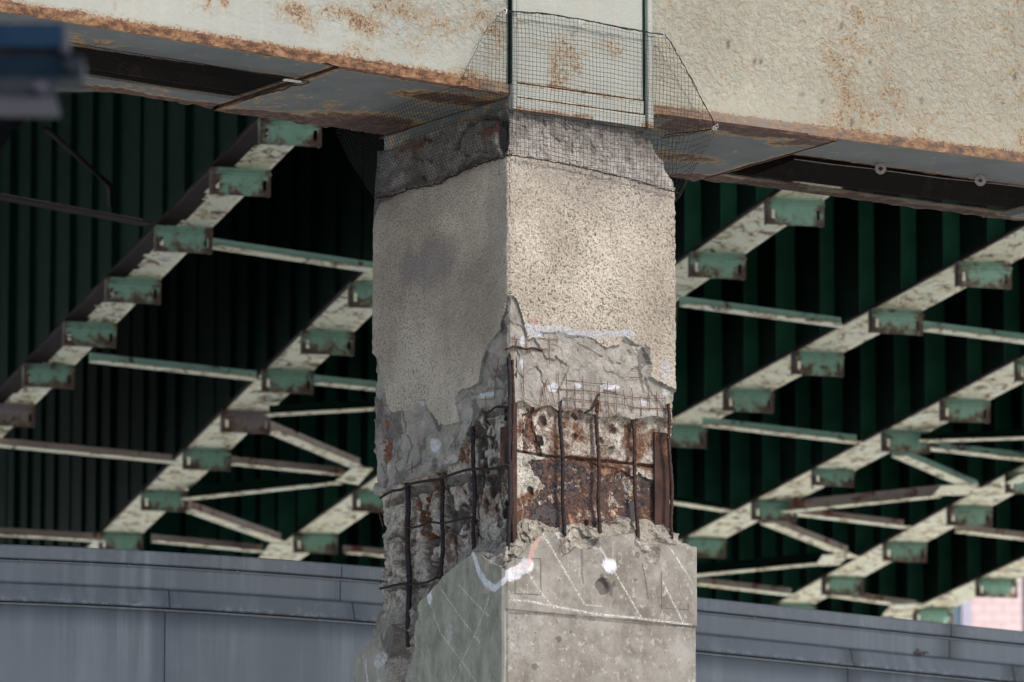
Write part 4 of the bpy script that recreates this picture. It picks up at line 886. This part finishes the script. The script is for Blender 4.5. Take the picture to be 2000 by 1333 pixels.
# lateral bracing
def brace(p0, p1, mt='green', hv=.085, wb=.13, z=.0, bm='cream', flip=1):
    a = onZ(*p0, ZB+z); b = onZ(*p1, ZB+z); d = b-a; L = np.linalg.norm(d); d /= L; n = np.array([d[1], -d[0], 0])*flip
    if n[1] > 0: n = -n
    fr = lambda x, y, zz: tuple(a+d*x+n*y+np.array([0, 0, zz-.03]))
    m = MB(); m.box(fr, 0, L, -.006, .006, .009, hv, 0); m.box(fr, 0, L, -.006-wb if flip < 0 else -wb*.0-.006, wb if flip > 0 else .006, 0, .008, 1)
    return m.build('lateral_brace', [MT[mt], MT[bm]], via)
for a in [((405, 478), (820, 540), 'green'), ((175, 702), (500, 738), 'green'), ((-60, 862), (335, 900), 'pinkish'), ((-60, 1038), (195, 1054), 'pinkish'), ((443, 902), (672, 925), 'pinkish'), ((296, 1054), (512, 1075), 'pinkish'),
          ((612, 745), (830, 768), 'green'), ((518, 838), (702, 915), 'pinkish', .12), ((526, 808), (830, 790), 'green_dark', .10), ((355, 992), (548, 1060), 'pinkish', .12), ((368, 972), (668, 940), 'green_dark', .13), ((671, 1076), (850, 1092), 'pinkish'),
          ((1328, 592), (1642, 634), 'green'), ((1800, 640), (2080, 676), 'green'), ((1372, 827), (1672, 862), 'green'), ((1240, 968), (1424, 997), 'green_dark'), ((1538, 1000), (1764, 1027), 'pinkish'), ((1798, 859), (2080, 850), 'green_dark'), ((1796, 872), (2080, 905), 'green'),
          ((1742, 886), (1908, 958), 'green', .12), ((1538, 997), (1838, 966), 'pinkish', .12), ((1486, 1018), (1655, 1085), 'pinkish', .12), ((1300, 1127), (1606, 1098), 'green_dark', .13), ((1300, 1131), (1545, 1160), 'pinkish'), ((1866, 1035), (2080, 1060), 'pinkish'), ((1615, 1160), (1790, 1184), 'pinkish'), ((-60, 372), (278, 434), 'purple', .05), ((2095, 880), (1990, 940), 'green_dark')]:
    brace(a[0], a[1], a[2], *(a[3:4] or (.085,)), bm='primer' if a[2] == 'purple' else 'cream')
m = MB()
for q in [((88, 250), (214, 362)), ((214, 362), (216, 402))]: m.tube([onZ(*q[0], ZB+.5), onZ(*q[1], ZB+.5)], .02, 5)
m.build('conduit', MT['primer'], via)
for q in [[(655, 940), (690, 914), (728, 916), (700, 948)], [(500, 1098), (528, 1062), (560, 1064), (540, 1098)], [(1822, 968), (1838, 950), (1912, 946), (1890, 968)], [(1592, 1106), (1606, 1086), (1662, 1080), (1640, 1104)], [(1722, 1204), (1740, 1182), (1800, 1180), (1776, 1204)]]:
    m = MB(); b = [tuple(onZ(*p, ZB-.045)) for p in q]; m.prism(b, [(x, y, z+.008) for x, y, z in b]); m.build('gusset_plate', MT['cream'], via)
# ------------------------------------------------------------------ grey clad building
def mat_clad():
    m = M('grey_blue_cladding', rough=.62, spec=.35)
    n = m.noise(.9, 5, .6); s1 = m.noise(9, 6, .65, vec=m.mapv((1, 1, .045))); s2 = m.noise(30, 4, .7, vec=m.mapv((1, 1, .03))); blot = m.noise(1.1, 3, .5)
    c = m.ramp(n, (.35, (.098, .113, .136)), (.65, (.129, .145, .171)))
    f = m.math('MULTIPLY', m.ramp(s1, (.47, 0.0), (.66, 1.0)), m.ramp(blot, (.42, .15), (.6, .9)))
    c = m.mix(m.math('MULTIPLY', f, .6), c, (.230, .255, .297))
    c = m.mix(m.math('MULTIPLY', m.ramp(s2, (.62, 0.0), (.72, 1.0)), .25), c, (.25, .27, .30))
    c = m.mix(m.math('MULTIPLY', m.attr('scale'), m.ramp(m.noise(22, 6, .75), (.50, 0.0), (.66, .9))), c, (.36, .37, .39))
    return m.done(c, m.bump(m.noise(1.7, 3, .5), .15, .01))
CL = mat_clad()
bld = root('clad_building', (0, 10, 0), 'low curved building clad in streaky blue grey metal panels behind the pier', 'building')
zt = CAM[2]+5.6
cp = np.array([onZ(x, y, zt) for x, y in [(0, 1064), (320, 1081), (740, 1108), (1362, 1169), (2000, 1235)]])
co_ = np.polyfit(cp[:, 0], cp[:, 1], 3)
def curve(x):
    x = float(x); lo, hi = cp[0, 0], cp[-1, 0]; xc = min(max(x, lo), hi)
    y = np.polyval(co_, xc); sl = np.polyval(np.polyder(co_), xc); return y+sl*(x-xc), sl
def CP(x, off, z):
    y, s_ = curve(x); k = math.hypot(1, s_); return (x+s_/k*off, y-off/k, z)     # off > 0 towards the street
def pxx(px, z=zt):   # photo column on the facade -> x along it
    x = 0.0
    for _ in range(40):
        y, _s = curve(x); x = (px-1000)/FPX*(((y-CAM[1])*fw[1]+(z-CAM[2])*fw[2]))
    return x
def band(name, x0, x1, prof, t=.01, step=.12, sc=None):
    k = max(2, int((x1-x0)/step)+1); xs = np.linspace(x0+.003, x1-.003, k); nz = 8
    zs = np.linspace(0, 1, nz); v = []; at = []
    for lay in (0, 1):
        for f in zs:
            for x in xs:
                off = lerp(prof[0][0], prof[1][0], f)-(t*lay); v.append(CP(x, off, lerp(prof[0][1], prof[1][1], f))); at.append(sc(f) if sc and lay == 0 else 0)
    q = gridq(nz, k); N_ = nz*k; i_ = np.arange(N_).reshape(nz, k); rim = [np.stack([a[:-1], a[1:], a[1:]+N_, a[:-1]+N_], -1) for a in (i_[0], i_[-1], i_[:, 0], i_[:, -1])]
    return mk(name, v, np.vstack([q, q[:, ::-1]+N_]+rim), CL, bld, False, attrs={'scale': at})
z1, z2, z3 = zt-.082, zt-.225, zt-.340
XL, XR = pxx(-900), pxx(2900)
def cuts(l): c = [XL]+[pxx(p) for p in l]+[XR]; return list(zip(c[:-1], c[1:]))
for a, b in cuts([-500, 663, 1852]): band('coping', a, b, ((.030, z1), (.030, zt)), sc=lambda f: .12)
for a, b in cuts([-500, 663, 1852]): band('upper_fascia', a, b, ((.012, z2), (.012, z1-.009)))
for a, b in cuts([-330, 328, 686, 1657, 1972]): band('lower_fascia', a, b, ((.050, z3), (.016, z2-.003)), sc=lambda f: float(.9*sst(.35, .0, f)))
for a, b in cuts([-345, 322, 985, 1652, 2300]): band('wall_panel', a, b, ((.014, z3-.9), (.014, z3-.020)), sc=lambda f: .0)
for a, b in cuts([-345, 322, 985, 1652, 2300]): band('wall_panel', a, b, ((.014, 0), (.014, z3-.91)))
band('drip_rail', XL, XR, ((.022, z3-.018), (.022, z3-.006)), t=.015); band('drip_rail', XL, XR, ((.020, z1-.016), (.020, z1-.008)), t=.004)
m = MB()
xs = np.linspace(XL, XR, 60); fpt = [CP(x, -.012, 0)[:2] for x in xs]
poly = [*fpt, (XR+3, fpt[-1][1]+10), (XL-3, fpt[0][1]+8)]
m.prism([(x, y, 0) for x, y in poly], [(x, y, zt-.012) for x, y in poly]); m.build('backing_wall', mat_simple('dark_membrane', (.02, .022, .026), (.03, .032, .036), 4, .8), bld)
m = MB(); pin = [(x, y+.06) for x, y in fpt]; poly2 = [*pin, (XR+2.9, fpt[-1][1]+9.8), (XL-2.9, fpt[0][1]+7.8)]
m.prism([(x, y, zt-.008) for x, y in poly2], [(x, y, zt-.002) for x, y in poly2]); m.build('roof', mat_simple('pale_roof_gravel', (.34, .34, .33), (.5, .5, .48), 8, .9), bld)
m = MB()
for px, z in [(176, z1-.012), (433, z1-.012), (648, z1-.012), (678, z1-.012), (310, z3-.012), (668, z3-.012), (675, z3-.012), (1642, z3-.012), (1650, z3-.012), (1467, z1-.012), (1958, z3-.012)]+[(x, z1-.012) for x in range(40, 2000, 210)]+[(x, z3-.012) for x in range(90, 2000, 265)]:
    c = np.array(CP(pxx(px), .03, z)); m.tube([c, c+np.array([0, -.006, 0])], .006, 6)
m.build('rivets', MT['purple'], bld)['kind'] = 'stuff'
# small dry clump lying on the ledge
m = MB(); cc = np.array(CP(pxx(1791), .035, z2+.004))
for k in range(26):
    a = cc+np.array([random.gauss(0, .020), random.gauss(0, .008), abs(random.gauss(0, .010))]); v = [a+np.array([random.uniform(-.018, .018) for _ in range(3)])*np.array([1, .6, .5]) for _ in range(4)]; m.quad(*[tuple(i) for i in v])
o = m.build('leaf_clump', mat_simple('dry_leaf', (.05, .03, .015), (.12, .08, .04), 60, .9)); o['label'] = 'small brown clump of dry leaves caught on the grey fascia ledge'; o['category'] = 'leaves'
# pale pink building far behind
D2 = 118.0
def far(px, py, dy=0): d = ray(px, py); t = (D2+dy-CAM[1])/d[1]; return CAM+t*d
pk = root('pink_building', tuple(far(1940, 1200)*np.array([1, 1, 0])), 'distant pale pink tiled building glimpsed under the viaduct at lower right', 'building')
m = MB(); x0 = far(1897, 1200)[0]; x1 = far(1997, 1200)[0]; x9 = far(1700, 1200)[0]; xx = far(1878, 1200)[0]; x8 = far(2150, 1200)[0]
def mat_pink():
    m = M('pale_pink_tiles', rough=.6); g = m.t.nodes.new('ShaderNodeTexBrick'); g.inputs['Scale'].default_value = 1.0; g.inputs['Brick Width'].default_value = .45; g.inputs['Row Height'].default_value = .22
    g.inputs['Mortar Size'].default_value = .02; g.inputs['Color1'].default_value = (.50, .37, .355, 1); g.inputs['Color2'].default_value = (.53, .41, .39, 1); g.inputs['Mortar'].default_value = (.41, .30, .30, 1)
    m.L(m.mapv((1, 1, 1), (math.pi/2, 0, 0)), g.inputs['Vector']); return m.done(g.outputs[0])
ptop = 36.0
m.box(ID, x0, x1, D2, D2+14, 0, ptop); m.build('wall', mat_pink(), pk)
m = MB(); m.box(ID, xx, x0-.01, D2-.2, D2+14, 0, ptop); m.build('corner_pier', mat_simple('lavender_render', (.300, .276, .336), (.336, .312, .372), .5, .8), pk)
m = MB(); m.box(ID, x9, xx-.01, D2+.3, D2+14, 0, ptop); m.build('side_wall', mat_simple('pale_aqua_glass', (.252, .348, .372), (.300, .396, .408), .3, .3), pk)
for zz in (19.6, 16.0, 23.0): m = MB(); m.box(ID, x9, xx-.02, D2+.1, D2+.29, zz, zz+.35); m.build('spandrel', mat_simple('white_spandrel', (.6, .62, .68), (.66, .68, .74), .3, .6) if zz == 19.6 else bpy.data.materials['white_spandrel'], pk)
m = MB(); m.box(ID, x1+.01, x8, D2+.4, D2+14, 0, ptop); m.build('window_bay', mat_simple('dark_blue_glazing', (.04, .05, .07), (.06, .07, .10), .5, .3), pk)
# ------------------------------------------------------------------ out of focus sign frame near the camera
Ys = -18.5
def nr(px, py, dy=0): d = ray(px, py); t = (Ys+dy-CAM[1])/d[1]; return CAM+t*d
sg = root('sign_gantry', (nr(-900, 600)[0], Ys, 0), 'blurred blue and grey steel gantry end with bolts jutting in at upper left', 'sign gantry')
BL = mat_simple('blue_enamel', (.004, .012, .026), (.007, .018, .035), 8, .5); BD = mat_simple('dark_blue_enamel', (.001, .005, .010), (.003, .008, .014), 8, .5)
GY = mat_simple('galvanised_steel', (.012, .012, .016), (.019, .021, .026), 8, .5); GL = mat_simple('worn_pale_edge', (.029, .029, .037), (.043, .043, .053), 8, .5)
def blk(name, xr, y0, y1, mt, sl=0, dy=0, th=.12, xl=-900, skew=0):
    a = [nr(xl, y0-sl, dy), nr(xr, y0, dy), nr(xr+skew, y1, dy), nr(xl, y1-sl, dy)]; b = [p+np.array([0, th, 0]) for p in a]
    m = MB(); m.prism([tuple(p) for p in a], [tuple(p) for p in b]); return m.build(name, mt, sg)
blk('upper_box', 122, 46, 92, BL, 4); blk('upper_box_rim', 130, 50, 90, GL, 0, 0, .12, 123); blk('gap_strip', 128, 95.5, 106, MT['brown'], 6, .03)
blk('lower_box', 154, 107, 152, BD, 6, 0); blk('lower_box_rim', 161, 110, 150, GY, 0, 0, .12, 155)
blk('angle_web', 106, 147.5 if False else 153.5, 190, GY, 8, -.004, .05); blk('angle_flange', 108, 191.5, 199, GL, 14, -.03, .16)
for x, y, r, mt in ((127, 96, .010, GL), (139, 128, .015, GY), (80, 172, .016, GL)):
    c = nr(x, y, -.012); m = MB(); m.tube([c, c+np.array([0, .012, 0])], r, 12); m.tube([c-np.array([0, .012, 0]), c+np.array([0, .0, 0])], r*.5, 6); m.build('bolt', mt, sg)
m = MB(); c = nr(-900, 100); m.box(ID, c[0]-.15, c[0]+.15, Ys-.02, Ys+.28, 0, c[2]+.3); m.build('post', GY, sg)
